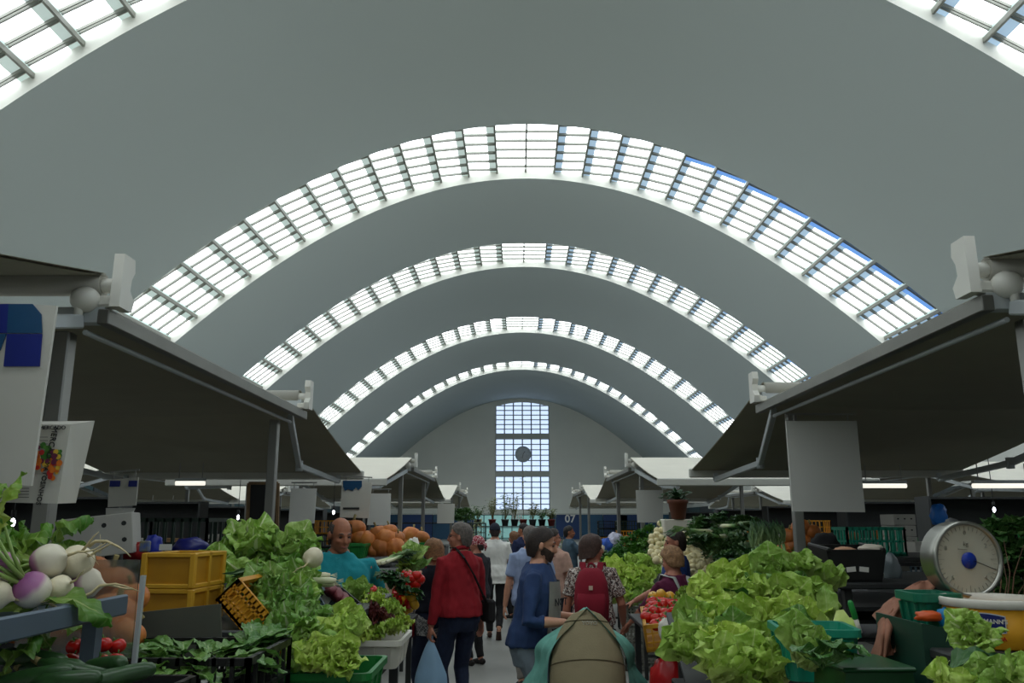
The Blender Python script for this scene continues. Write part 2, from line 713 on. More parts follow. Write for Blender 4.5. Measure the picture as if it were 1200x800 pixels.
for k in range(9):
    x = gx0 + (gx1 - gx0) * k / 8
    m.bar((x, YS - .02, 0), (x, YS - .02, ZS - .1), .09, .08, (0, 1, 0))
for z in (.1, ZS * .45, ZS - .14):
    m.bar((gx0, YS - .02, z), (gx1, YS - .02, z), .08, .08)
m.build('door_frame', mat('door_frame_dark', (48, 84, 92), .5), sf, True)
for txt, px in (('07', 668), ('08', 606)):
    p = at(px, 608 if txt == '07' else 607, YS)
    lettering(txt, 1.05, Matrix.Translation((p.x - HX0, -.09, p.z)) @ Matrix.Rotation(pi / 2, 4, 'X'), white_t, sf, 'number', .02)

# world and render look
wd = bpy.data.worlds.new('sky')
scene.world = wd
wd.use_nodes = True
nt = wd.node_tree
sky = nt.nodes.new('ShaderNodeTexSky')
sky.sky_type = 'NISHITA'
sky.sun_elevation = radians(50)
sky.sun_disc = False
nt.links.new(sky.outputs[0], nt.nodes['Background'].inputs[0])
nt.nodes['Background'].inputs[1].default_value = .2
vs = scene.view_settings
vs.view_transform = 'Standard'
vs.look = 'None'
vs.gamma = 1
vs.exposure = 0.42
vs.use_curve_mapping = False
scene.cycles.use_denoising = True
scene.cycles.max_bounces = 8
scene.cycles.diffuse_bounces = 5
scene.cycles.glossy_bounces = 3
scene.cycles.transparent_max_bounces = 8
scene.cycles.sample_clamp_indirect = 4.0
# ------------------------------------------------------------------ stall canopies
alu = mat('brushed_aluminium', (150, 150, 146), .42, .75, var=.06, scale=3)
alu_l = mat('pale_aluminium', (188, 194, 196), .5, .25, var=.04)
wht = mat('white_powder_coat', (226, 225, 216), .45, var=.03)
rail_m = mat('rail_steel', (120, 120, 114), .42, .7, var=.1, scale=4)
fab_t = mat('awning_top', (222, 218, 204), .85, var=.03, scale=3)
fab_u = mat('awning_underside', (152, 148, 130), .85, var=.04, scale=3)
ZP, ZT, ZF, PROJ = 2.55, 2.70, 2.215, 2.78


def canopy(side, x_in, x_out, y0, y1, label, fore=True, aft=True, drop=0):
    """four posts, rails, roof sheet and two folding-arm awnings"""
    t = thing('market_canopy', label, 'stall canopy', ((x_in + x_out) / 2, (y0 + y1) / 2, 0), group='awning canopies over the stalls')
    px = x_in - 0 * side
    for x in (x_in + side * .20, x_out - side * .20):
        for y in (y0 + .05, y1 - .05):
            m = MB()
            m.bar((x, y, 0), (x, y, ZP - .05), .07, .07, (0, 1, 0), .006)
            m.build('post', alu, t, True)
    for x in (x_in, x_out):
        m = MB()
        m.bar((x, y0 - .04, ZP), (x, y1 + .08, ZP), .05, .065, bev=.004)
        m.build('side_rail', rail_m, t, True)
        m = MB()
        a = x + (side * .09 if x == x_in else -side * .09)
        m.tube([(a, y0, ZP - .06), (a, y1, ZP - .06)], .012, 6)
        m.build('tension_rod', alu_l, t, True)
    for y in (y0, y1):
        m = MB()
        zc = ZP + (.085 if y == y1 else .01)
        m.bar((x_in, y, zc), (x_out, y, zc), .06, .07, bev=.004)
        m.build('cross_bar', alu_l, t, True)
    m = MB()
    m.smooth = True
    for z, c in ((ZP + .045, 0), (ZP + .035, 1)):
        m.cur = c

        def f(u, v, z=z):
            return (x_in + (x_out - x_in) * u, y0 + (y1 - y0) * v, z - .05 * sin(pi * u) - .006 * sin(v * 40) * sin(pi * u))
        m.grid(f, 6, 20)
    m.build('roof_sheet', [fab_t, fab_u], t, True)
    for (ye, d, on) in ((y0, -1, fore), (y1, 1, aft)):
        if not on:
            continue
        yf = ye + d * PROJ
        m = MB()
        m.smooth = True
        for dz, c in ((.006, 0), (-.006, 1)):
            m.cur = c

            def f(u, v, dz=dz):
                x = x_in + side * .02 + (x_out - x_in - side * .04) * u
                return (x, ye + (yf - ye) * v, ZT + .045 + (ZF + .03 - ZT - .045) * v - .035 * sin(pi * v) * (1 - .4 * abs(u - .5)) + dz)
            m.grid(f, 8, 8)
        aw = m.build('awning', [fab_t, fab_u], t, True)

        def sub(mb, n, mm):
            off = t.location
            mb.v = [p - off for p in mb.v]
            return link(n, mb.mesh(n, mm), aw)
        m = MB()
        m.tube([(x_in + side * .03, ye, ZT), (x_out - side * .03, ye, ZT)], .05, 12)
        sub(m, 'roller', mat('roller_tube', (176, 174, 164), .5, .1, var=.04))
        m = MB()
        m.box(((x_in + x_out) / 2, yf, ZF), (abs(x_out - x_in) + .02, .05, .10), b=.012)
        sub(m, 'front_bar', mat('front_bar_paint', (196, 196, 188), .5, .1, var=.03))
        for xe, q in ((x_in, side), (x_out, -side)):
            # end bracket: notched white plate, round shoulder cover
            m = MB()
            P = [(-.055, .0), (.06, .0), (.075, .05), (.03, .09), (.035, .14), (.06, .18), (.05, .235), (-.05, .235)]
            P = [(-d * a, b) for a, b in P]
            MM = Matrix.Translation((xe - q * .05, ye, ZP + .04)) @ Matrix.Rotation(pi / 2, 4, 'Z')
            m.prism(P, -.022, .022, MM)
            m.box((xe + q * .0, ye, ZP + .07), (.08, .07, .05), b=.01)
            m.ball((xe + q * .085, ye + d * .035, ZP + .075), (.062, .056, .056), 14, 10)
            m.tube([(xe - q * .03, ye, ZT - .005), (xe + q * .07, ye, ZT - .005)], .032, 10)
            m.tube([(xe + q * .10, ye + d * .05, ZP - .0), (xe + q * .10, ye + d * .05, ZP + .05)], .018, 8)
            sub(m, 'end_bracket', wht)
            m = MB()
            s0 = V((xe + q * .1, ye + d * .03, ZP - .02))
            el = V((xe + q * .34, ye + d * 1.3, ZT - .48))
            en = V((xe + q * .27, yf - d * .03, ZF - .07))
            m.bar(s0, el, .045, .06, bev=.006)
            m.bar(el, en, .04, .055, bev=.006)
            m.tube([el - V((0, 0, .05)), el + V((0, 0, .05))], .035, 10)
            m.box(en + V((0, 0, .03)), (.05, .04, .08), b=.005)
            sub(m, 'folding_arm', alu_l)
    return t


OR = {1: 'first', 2: 'second', 3: 'third'}
XL, XR = -1.76, 1.87
for s, xi, nm, Y in ((-1, XL, 'left', ((3.42, 6.67), (13.93, 17.4), (24.6, 28.1))), (1, XR, 'right', ((3.22, 6.3), (13.97, 17.4), (24.6, 28.1)))):
    for k, (a, b) in enumerate(Y):
        canopy(s, xi, xi + s * 2.95, a, b, 'grey awning canopy on posts, %s from the camera along the %s side of the aisle' % (OR[k + 1], nm))
    for k, (a, b) in enumerate(((4.6, 8.0), (15.0, 18.4), (25.5, 28.9))):
        canopy(s, xi + s * 5.3, xi + s * 8.25, a, b, 'grey awning canopy on posts in the outer %s row, %s from the camera' % (nm, OR[k + 1]))
    for k, (a, b) in enumerate(((9.0, 12.4), (19.6, 23.0))):
        canopy(s, xi + s * 10.6, xi + s * 13.4, a, b, 'grey awning canopy on posts beside the %s wall, %s from the camera' % (nm, OR[k + 1]))
# ------------------------------------------------------------------ vegetables: meshes
GA = 2.39996
lm_butter = leaf_mat('lettuce_leaf', (166, 206, 78), (216, 230, 140), (206, 226, 140))
lm_cos = leaf_mat('cos_leaf', (134, 186, 70), (196, 220, 130), (214, 230, 176), veins=7, ribw=.085)
lm_fris = leaf_mat('curly_leaf', (160, 196, 66), (214, 222, 136), (214, 224, 150), veins=6)
lm_red = leaf_mat('red_oak_leaf', (92, 36, 34), (128, 96, 60), (120, 70, 50), veins=6)
lm_dark = leaf_mat('kale_leaf', (40, 92, 36), (84, 128, 60), (150, 176, 120), veins=7, transl=.15)
lm_chard = leaf_mat('chard_leaf', (74, 126, 52), (110, 156, 74), (150, 182, 112), rough=.35, veins=6, transl=.15)
lm_cab = leaf_mat('cabbage_leaf', (126, 176, 76), (190, 214, 136), (206, 222, 170), veins=6)
lm_par = leaf_mat('parsley_leaf', (58, 116, 34), (84, 140, 50), (80, 130, 50), veins=3)
lm_turn = leaf_mat('turnip_leaf', (96, 150, 42), (170, 196, 90), (196, 212, 130), rough=.4, veins=6)
lm_leek = leaf_mat('leek_leaf', (62, 104, 66), (170, 196, 130), (110, 150, 100), veins=2)


def leaf(m, M, L, W, a0, a1, cup, ruf, ph=0.0, nu=6, nv=7, tipw=.5, freq=11, vs=1.0):
    """one blade: curls from angle a0 to a1, cupped, with a crinkled rounded edge; vs scales the colour run to the tip"""
    pr, pz = [0.0], [0.0]
    for j in range(nv):
        a = a0 + (a1 - a0) * (j + .5) / nv
        pr.append(pr[-1] + L / nv * sin(a))
        pz.append(pz[-1] + L / nv * cos(a))
    c = .5 + .12 * tipw

    def f(u, v):
        j = min(int(v * nv + .5), nv)
        a = a0 + (a1 - a0) * v
        w = W * (.26 + .74 * sin(pi / 2 * v / c) if v < c else max(.2, 1 - ((v - c) / (1 - c)) ** 2.6) ** .5)
        q = 2 * u - 1
        e = max(abs(q) ** 1.8, max(0, (v - .6) / .4) ** 2 * .8)
        d = 2.2 * ruf * noise.noise(V((u * 3.6 + ph * 3, v * 4.4 + ph, ph))) * (.35 + e)
        d += ruf * e * (.75 * sin(freq * 1.5 * v + ph + q * 2.2) + .5 * sin(q * 9 + ph * 2 + v * 5)) - cup * q * q * w * .5
        # the tip edge bows back so the outline is round
        k = 1 - .22 * q * q * v ** 3
        return M @ V((q * w * .5 * (1 - abs(cup) * .22), pr[j] * k + d * cos(a), pz[j] * k - d * sin(a)))
    n0 = len(m.f)
    m.grid(f, nu, nv)
    if vs != 1.0:
        for i in range(n0, len(m.f)):
            m.uv[i] = [(x, y * vs) for x, y in m.uv[i]]


def rz(a):
    return Matrix.Rotation(a, 4, 'Z')


def rx(a):
    return Matrix.Rotation(a, 4, 'X')


def ry(a):
    return Matrix.Rotation(a, 4, 'Y')


def T(x, y, z):
    return Matrix.Translation((x, y, z))


def head(seed, N=17, R=.16, open_=1.0, ruf=.012, lm=None, long_=1.0, nm='lettuce'):
    """a head of leaves, base at z=0, radius about R"""
    q = random.Random(seed)
    m = MB()
    m.smooth = True
    for i in range(N):
        t = i / (N - 1)
        az = GA * i + q.uniform(-.25, .25)
        L = R * (1.0 + .75 * t) * q.uniform(.9, 1.1) * long_
        W = R * (1.0 + .75 * t) * q.uniform(.88, 1.15)
        a0 = radians(-8 + 44 * t) + q.uniform(-.06, .06)
        a1 = radians(-62 + (62 + 66 * open_) * t ** 1.2) + q.uniform(-.2, .25)
        leaf(m, rz(az) @ T(0, R * (.10 + .05 * t), 0), L, W, a0, a1, .55 - .5 * t, ruf * (.5 + t) * q.uniform(.7, 1.3), q.uniform(0, 6), 10, 10, vs=.4 + .6 * t)
    return m.mesh(nm, lm)


LETT = [head(k, 19, .15, .6, .013, lm_butter) for k in range(6)]
COS = [head(20 + k, 19, .115, .8, .017, lm_cos, 1.25) for k in range(5)]
CAB = [head(30 + k, 15, .135, .7, .009, lm_cab) for k in range(3)]


def frisee(seed, lm, N=34, R=.12):
    q = random.Random(seed)
    m = MB()
    m.smooth = True
    for i in range(N):
        t = i / (N - 1)
        leaf(m, rz(GA * i), R * (.9 + .5 * t), R * q.uniform(.45, .7), radians(-5 + 60 * t), radians(-10 + 120 * t) + q.uniform(-.3, .3), .1, .022, q.uniform(0, 6), 6, 7, freq=19)
    return m.mesh('lettuce', lm)


FRI = [frisee(k, lm_fris) for k in range(3)]
OAK = [frisee(9, lm_red, 30, .09)]


def greens(seed, lm, N=12, L=.34, W=.17, spread=.9, ruf=.012):
    """a loose bunch of big leaves lying along +y, stalks at the origin"""
    q = random.Random(seed)
    m = MB()
    m.smooth = True
    for i in range(N):
        az = q.uniform(-spread, spread)
        M = rz(az) @ T(0, .02, .012 * i)
        l = L * q.uniform(.75, 1.1)
        leaf(m, M @ T(0, l * .25, .01), l * .8, W * q.uniform(.8, 1.15), radians(q.uniform(50, 75)), radians(q.uniform(95, 130)), .3, ruf * q.uniform(.6, 1.6), q.uniform(0, 6))
        m.tube([M @ V((0, 0, 0)), M @ V((0, l * .28, .012))], [.006, .005], 5)
    return m.mesh('greens', lm)


KALE = [greens(40 + k, lm_dark, 13, .36, .17) for k in range(3)]
CHARD = [greens(50 + k, lm_chard, 10, .32, .15, .8, .008) for k in range(4)]


def bushy(seed, lm, n=190, R=.16, H=.2, s=.045, nm='parsley'):
    q = random.Random(seed)
    m = MB()
    m.smooth = True
    for i in range(n):
        a, e = q.uniform(0, 6.283), q.uniform(.0, 1.5)
        r = R * q.uniform(.55, 1.0)
        p = V((r * cos(a) * cos(e), r * sin(a) * cos(e), .03 + H * sin(e) * q.uniform(.7, 1)))
        M = Matrix.Translation(p) @ rz(a - pi / 2 + q.uniform(-.8, .8)) @ rx(q.uniform(-.6, .6))
        leaf(m, M, s * q.uniform(.7, 1.3), s * q.uniform(.7, 1.2), radians(q.uniform(10, 60)), radians(q.uniform(70, 140)), .2, .006, q.uniform(0, 6), 2, 3)
    for i in range(14):
        a = q.uniform(0, 6.283)
        m.tube([(0.02 * cos(a), .02 * sin(a), 0), (R * .5 * cos(a), R * .5 * sin(a), H * .75)], .003, 4)
    return m.mesh(nm, lm)


PARS = [bushy(60 + k, lm_par) for k in range(3)]
FOLD = [bushy(64 + k, lm_dark, 150, .2, .24, .075, 'leafy_greens') for k in range(3)]


def obj_grad_mat(name, stops, axis='Z', lo=-1., hi=1., rough=.4, nscale=8, namt=.25):
    """colour runs along the object's own axis (turnip tops, leek shafts)"""
    m = bpy.data.materials.new(name)
    m.use_nodes = True
    N, L = m.node_tree.nodes, m.node_tree.links
    b = N['Principled BSDF']
    b.inputs['Roughness'].default_value = rough
    tc, sp, mr, rp, nz, ad, ml = (N.new('ShaderNode' + k) for k in ('TexCoord', 'SeparateXYZ', 'MapRange', 'ValToRGB', 'TexNoise', 'Math', 'Math'))
    L.new(tc.outputs['Object'], sp.inputs[0])
    L.new(sp.outputs[axis], mr.inputs['Value'])
    mr.inputs['From Min'].default_value, mr.inputs['From Max'].default_value = lo, hi
    nz.inputs['Scale'].default_value = nscale
    L.new(tc.outputs['Object'], nz.inputs['Vector'])
    ml.operation = 'MULTIPLY_ADD'
    L.new(nz.outputs['Fac'], ml.inputs[0])
    ml.inputs[1].default_value, ml.inputs[2].default_value = namt, -namt / 2
    L.new(mr.outputs[0], ad.inputs[0])
    L.new(ml.outputs[0], ad.inputs[1])
    L.new(ad.outputs[0], rp.inputs['Fac'])
    el = rp.color_ramp.elements
    while len(el) < len(stops):
        el.new(.5)
    for e, (p, c) in zip(el, stops):
        e.position = p
        e.color = (*srgb(c), 1)
    L.new(rp.outputs[0], b.inputs['Base Color'])
    MATS[name] = m
    return m


turn_m = obj_grad_mat('turnip_skin', [(.0, (222, 214, 190)), (.50, (226, 218, 200)), (.68, (176, 112, 158)), (.9, (150, 84, 140))], 'Z', -.05, .05, .38, 16, .35)
turn_w = mat('turnip_white', (224, 214, 184), .42, var=.07, scale=14, bump=.12, bscale=30)
root_m = mat('root_hair', (200, 184, 142), .7, var=.1, scale=20)
stalk_m = mat('green_stalk', (150, 180, 96), .45, var=.12, scale=9)


def bulb(seed, R=.05, sq=1.0):
    q = random.Random(seed)
    m = MB()
    m.smooth = True
    pr = []
    for i in range(13):
        t = i / 12
        a = pi * t
        r = R * sin(a) ** .85
        if t < .22:
            r = R * .62 * (t / .22) ** 1.5 + .0015
        pr.append((max(.002, r), -R * cos(a) * .95 * sq - (R * .35 * (1 - t / .22) ** 2 if t < .22 else 0)))
    m.lathe(pr, 18, fz=lambda a, i: 1 + .03 * sin(3 * a + seed) + .015 * sin(5 * a))
    return m.mesh('bulb', turn_m)


BULB = [bulb(k) for k in range(3)]
BULBW = [b.copy() for b in BULB]
for b in BULBW:
    b.materials.clear()
    b.materials.append(turn_w)


def tail(seed, L=.11, R=.05, fork=True):
    q = random.Random(seed)
    m = MB()
    p = [V((0, 0, -R * 1.2))]
    d = V((q.uniform(-.25, .25), q.uniform(-.25, .25), -1))
    for k in range(7):
        d = (d + V((q.uniform(-.35, .35), q.uniform(-.35, .35), q.uniform(-.1, .15)))).normalized()
        p.append(p[-1] + d * L / 7)
    m.tube(p, [.0045 * (1 - i / 8.5) + .0006 for i in range(8)], 5)
    if fork:
        a = p[3]
        e = [a, a + V((q.uniform(-.03, .03), q.uniform(-.03, .03), -.02)), a + V((q.uniform(-.05, .05), q.uniform(-.05, .05), -.04))]
        m.tube(e, [.002, .0012, .0006], 4)
    return m.mesh('tail', root_m)


def tops(seed, n=6, L=.3, R=.05):
    q = random.Random(seed)
    m = MB()
    m.smooth = True
    for i in range(n):
        az = q.uniform(0, 6.28)
        M = rz(az) @ T(0, .008, R * .8)
        a = radians(q.uniform(6, 28))
        l = L * q.uniform(.35, .6)
        tip = V((0, l * sin(a), l * cos(a)))
        m.cur = 1
        m.tube([M @ V((0, 0, 0)), M @ (tip * .5 + V((0, -.005, 0))), M @ tip], [.007, .005, .0035], 6)
        m.cur = 0
        leaf(m, M @ T(*tip), L * q.uniform(.45, .65), L * q.uniform(.25, .38), a, a + radians(q.uniform(50, 110)), .2, .015, q.uniform(0, 6), 6, 7)
    return m.mesh('leaf_tops', [lm_turn, stalk_m])


TAIL = [tail(k) for k in range(4)]
TOPS = [tops(k) for k in range(3)]

onion_m = obj_grad_mat('onion_skin', [(.0, (230, 216, 166)), (.45, (232, 224, 182)), (.62, (196, 208, 140)), (.75, (96, 136, 62))], 'Z', -.04, .2, .4, 12, .1)


def onion(seed):
    q = random.Random(seed)
    m = MB()
    m.smooth = True
    R = .033
    pr = [(.003, -R * 1.02), (R * .55, -R * .85), (R * .95, -R * .3), (R, .0), (R * .85, R * .5), (R * .5, R * 1.0), (R * .3, R * 1.6), (R * .26, R * 3)]
    m.lathe(pr, 10)
    for i in range(4):
        az = q.uniform(0, 6.28)
        leaf(m, rz(az) @ T(0, 0, R * 2.4), .22 * q.uniform(.7, 1.1), .02, radians(q.uniform(3, 14)), radians(q.uniform(20, 70)), .5, .0, 0, 2, 5)
    for i in range(6):
        a = q.uniform(0, 6.28)
        m.tube([(0, 0, -R), (.012 * cos(a), .012 * sin(a), -R - .02)], [.0012, .0006], 3)
    return m.mesh('spring_onion', onion_m)


ONI = [onion(k) for k in range(4)]
pump_m = mat('pumpkin_skin', (206, 110, 42), .5, var=.2, scale=9, bump=.1, bscale=20, col2=(200, 124, 58))
pump_d = mat('pumpkin_dull', (178, 104, 46), .55, var=.22, scale=8, bump=.1, bscale=18)
stem_m = mat('dry_stem', (134, 122, 76), .8, var=.15, scale=20)


def pumpkin(seed, R=.13, sq=.78):
    m = MB()
    m.smooth = True
    pr = [(max(.004, R * sin(pi * i / 12) ** .8 * (1 if i > 0 else 0)), R * sq * -cos(pi * i / 12) * (1 - .12 * (abs(i - 6) / 6) ** 6)) for i in range(13)]
    m.lathe(pr, 30, fz=lambda a, i: 1 - .07 * abs(cos(a * 5 + seed)) ** 6)
    return m.mesh('pumpkin', pump_m if seed % 2 else pump_d)


PUMP = [pumpkin(k, .13, .7 + .06 * k) for k in range(4)]
m = MB()
m.smooth = True
m.tube([(0, 0, .085), (.003, 0, .115), (.014, .004, .15)], [.02, .013, .015], 7)
PSTEM = m.mesh('stem', stem_m)
tom_m = mat('tomato_skin', (196, 30, 22), .22, var=.15, scale=12)
tom_y = mat('pepper_yellow', (214, 160, 40), .25, var=.15, scale=10)
tom_g = mat('green_stem', (70, 120, 40), .6, var=.15, scale=20)


def tomato(seed, mm, pep=False):
    m = MB()
    m.smooth = True
    R = .038
    pr = [(max(.002, R * sin(pi * i / 10) ** .8), -R * (1.3 if pep else .82) * cos(pi * i / 10) + (-.008 if i == 10 else 0)) for i in range(11)]
    m.lathe(pr, 16, fz=(lambda a, i: 1 - .12 * abs(cos(a * 2 + seed)) ** 4) if pep else (lambda a, i: 1 + .03 * sin(5 * a)))
    return m.mesh('pepper' if pep else 'tomato', mm)


TOM = [tomato(k, tom_m) for k in range(2)]
PEP = [tomato(1, tom_m, True)]
PEPY = [tomato(2, tom_y, True)]
m = MB()
m.smooth = True
m.tube([(0, 0, .024), (.002, .001, .045)], [.004, .003], 5)
for k in range(5):
    leaf(m, rz(k * 1.257) @ T(0, .002, .028), .022, .009, radians(60), radians(110), .1, .001, k, 2, 3)
TSTEM = m.mesh('calyx', tom_g)
zuc_m = mat('courgette_skin', (40, 72, 34), .35, var=.3, scale=25)


def zucch(seed):
    q = random.Random(seed)
    m = MB()
    m.smooth = True
    c = q.uniform(-.02, .02)
    m.tube([(c * sin(pi * t), -.11 + .22 * t, 0) for t in (0, .04, .12, .3, .5, .7, .88, .96, 1)], [.008, .017, .022, .024, .025, .024, .02, .012, .011], 10)
    return m.mesh('courgette', zuc_m)


ZUC = [zucch(k) for k in range(3)]
m = MB()
m.smooth = True
m.tube([(0, .11, 0), (.004, .135, .004)], [.011, .009], 7)
ZST = m.mesh('stem', stem_m)
leek_m = obj_grad_mat('leek_shaft', [(.0, (226, 222, 190)), (.45, (214, 222, 170)), (.75, (120, 160, 92)), (1., (70, 116, 66))], 'Y', 0, .3, .4, 10, .1)


def leek(seed):
    q = random.Random(seed)
    m = MB()
    m.smooth = True
    m.tube([(0, -.01, 0), (0, .02, 0), (0, .15, .003), (0, .28, .006)], [.012, .019, .016, .02], 9)
    for i in range(7):
        m.tube([(0, -.01, 0), (q.uniform(-.02, .02), -.05, q.uniform(-.02, .02))], [.002, .0006], 3)
    m.cur = 1
    for i in range(6):
        M = T(0, .27, .006) @ rz(q.uniform(-.35, .35)) @ ry(q.uniform(-.5, .5))
        leaf(m, M, .3 * q.uniform(.7, 1.1), .045, radians(q.uniform(62, 88)), radians(q.uniform(88, 122)), .5, .004, q.uniform(0, 6), 4, 6, tipw=.0)
    return m.mesh('leek', [leek_m, lm_leek])


LEEK = [leek(k) for k in range(3)]
swp_m = mat('sweet_potato_skin', (112, 44, 52), .6, var=.2, scale=14, bump=.15, bscale=30)


def sweet(seed):
    q = random.Random(seed)
    m = MB()
    m.smooth = True
    m.tube([(.012 * sin(7 * t + seed), -.1 + .2 * t, .006 * cos(5 * t)) for t in (0, .08, .25, .5, .75, .92, 1)], [.004, .016, .03, .036, .029, .014, .003], 10)
    return m.mesh('sweet_potato', swp_m)


SWP = [sweet(k) for k in range(2)]


def put(name, me, loc, rot=(0, 0, 0), s=1.0, label='', cat='', group=None, kids=()):
    """one vegetable: its mesh, with child meshes as parts"""
    o = link(name, me)
    o.location = loc
    o.rotation_euler = rot if not isinstance(rot, Matrix) else rot.to_euler()
    o.scale = (s, s, s) if isinstance(s, (int, float)) else s
    tag(o, label, cat, group)
    for n, k in kids:
        link(n, k, o)
    return o


ORD = ['first', 'second', 'third', 'fourth', 'fifth', 'sixth', 'seventh', 'eighth', 'ninth', 'tenth']


def rows(name, mes, spec, what, where, cat, group, s=1.0, tilt=.35, q=None, kids=(), dz=0.0, face=None):
    """spec: [(row phrase, Y, [(px, py), ...]), ...]; every one singled out by row and place in it"""
    q = q or R
    n = 0
    for (ph, Y, pts) in spec:
        for i, p in enumerate(pts):
            Yk = Y + q.uniform(-.05, .05)
            c = at(p[0], p[1], Yk)
            rot = Euler((q.uniform(-tilt, tilt) + (face[0] if face else 0), q.uniform(-tilt, tilt) + (face[1] if face else 0), q.uniform(0, 6.28)), 'ZXY') if not face else \
                (Euler((0, 0, 0)).to_matrix().to_4x4() @ ry(face[1] + q.uniform(-tilt, tilt)) @ rx(face[0] + q.uniform(-tilt, tilt)) @ rz(q.uniform(0, 6.28))).to_euler()
            o_ = 'alone' if len(pts) == 1 else ('leftmost' if i == 0 else 'rightmost' if i == len(pts) - 1 else ORD[i] + ' from left')
            k = s * q.uniform(.92, 1.1)
            put(name, mes[n % len(mes)], c + V((0, 0, dz)), rot, k, '%s, %s, %s, %s' % (what, where, ph, o_), cat, group, kids)
            n += 1
# ------------------------------------------------------------------ containers and furniture
black_p = mat('black_plastic', (26, 27, 26), .45, var=.15)
dkgreen_p = mat('dark_green_plastic', (20, 40, 30), .5, var=.15)
grey_p = mat('grey_plastic', (152, 152, 142), .55, var=.06)
bgrey_p = mat('blue_grey_plastic', (92, 112, 122), .5, var=.08)
orange_p = mat('orange_plastic', (214, 148, 34), .45, var=.08)
yellow_p = mat('yellow_plastic', (206, 158, 40), .5, var=.1)
green_p = mat('green_plastic', (24, 120, 50), .4, var=.08)
bottle_p = mat('bottle_green_plastic', (14, 70, 30), .35, var=.1)
teal_p = mat('teal_plastic', (20, 140, 112), .4, var=.08)
white_p = mat('white_plastic', (214, 210, 198), .45, var=.05)
carton_m = mat('white_carton', (186, 184, 176), .8, var=.05, scale=4)
paper_m = mat('white_paper', (226, 224, 216), .8, var=.02)
dark_m = mat('dark_paint', (40, 42, 42), .6, var=.1)
wood_m = mat('weathered_wood', (120, 96, 66), .75, var=.2, scale=12)
tbl_m = mat('table_steel', (70, 72, 72), .5, .4, var=.1)
sheetm = mat('stainless_steel', (168, 168, 160), .28, .9, var=.06, scale=3)


def crate_mb(L, W, H, nx=7, ny=5, wall=.012, rows_=2, bw=.012, rim=.022, skip=()):
    """open crate with slotted walls, base centre at the origin"""
    m = MB()
    m.box((0, 0, .008), (L, W, .016), b=.003)
    for (ax, n, l, off) in ((0, nx, L, W / 2), (1, ny, W, L / 2)):
        for s in (-1, 1):
            def B(a0, a1, z0, z1, t=wall):
                c = ((a0 + a1) / 2, s * (off - t / 2), (z0 + z1) / 2) if ax == 0 else (s * (off - t / 2), (a0 + a1) / 2, (z0 + z1) / 2)
                z = (a1 - a0, t, z1 - z0) if ax == 0 else (t, a1 - a0, z1 - z0)
                m.box(c, z)
            B(-l / 2, l / 2, H - rim, H, wall * 1.5)
            B(-l / 2, l / 2, 0, rim * 1.2)
            for k in range(1, rows_):
                z = H * k / rows_
                B(-l / 2, l / 2, z - bw / 2, z + bw / 2)
            for k in range(n + 1):
                a = -l / 2 + l * k / n
                w = bw * (2 if k in (0, n) else 1)
                B(max(-l / 2, a - w / 2), min(l / 2, a + w / 2), 0, H)
    return m


def crate(name, label, loc, L, W, H, mm, rz_=0.0, rot=None, nx=7, ny=5, rows_=2, group=None, cat='crate', bw=.012):
    o = link(name, crate_mb(L, W, H, nx, ny, rows_=rows_, bw=bw).mesh(name, mm))
    o.location = loc
    o.rotation_euler = rot if rot else (0, 0, rz_)
    return tag(o, label, cat, group)


def tub(name, label, loc, L, W, H, mm, rz_=0.0, rot=None, taper=.84, rim=.02, cat='tub', group=None, ribs=True):
    """open tapered tub with a rolled rim; base centre at the origin"""
    m = MB()

    def ring(l, w, z, r=.03):
        p = []
        for sx, sy, a0 in ((1, 1, 0), (-1, 1, pi / 2), (-1, -1, pi), (1, -1, 3 * pi / 2)):
            for k in range(4):
                a = a0 + pi / 2 * k / 3
                p.append(V((sx * (l / 2 - r) + r * cos(a), sy * (w / 2 - r) + r * sin(a), z)))
        return p
    R_ = [ring(L * taper - .02, W * taper - .02, .008), ring(L * taper, W * taper, 0), ring(L * .98, W * .98, H - .025), ring(L + rim, W + rim, H - .024), ring(L + rim, W + rim, H),
          ring(L - .012, W - .012, H), ring(L * taper - .012, W * taper - .012, .01)]
    R_ = R_[1:]
    n = len(m.v)
    k = 16
    for r in R_:
        m.v += r
    for i in range(len(R_) - 1):
        for j in range(k):
            m.face((n + i * k + j, n + i * k + (j + 1) % k, n + (i + 1) * k + (j + 1) % k, n + (i + 1) * k + j), smooth=False)
    m.face([n + j for j in range(k)][::-1])
    m.face([n + (len(R_) - 1) * k + j for j in range(k)])
    if ribs:
        for s in (-1, 1):
            for f in (-.3, 0, .3):
                z0, z1 = .01, H - .03
                m.bar((f * L, s * W * taper / 2, z0), (f * L, s * W * .49, z1), .014, .012)
                m.bar((s * L * taper / 2, f * W, z0), (s * L * .49, f * W, z1), .014, .012, (0, 1, 0))
    o = link(name, m.mesh(name, mm))
    o.location = loc
    o.rotation_euler = rot if rot else (0, 0, rz_)
    return tag(o, label, cat, group)


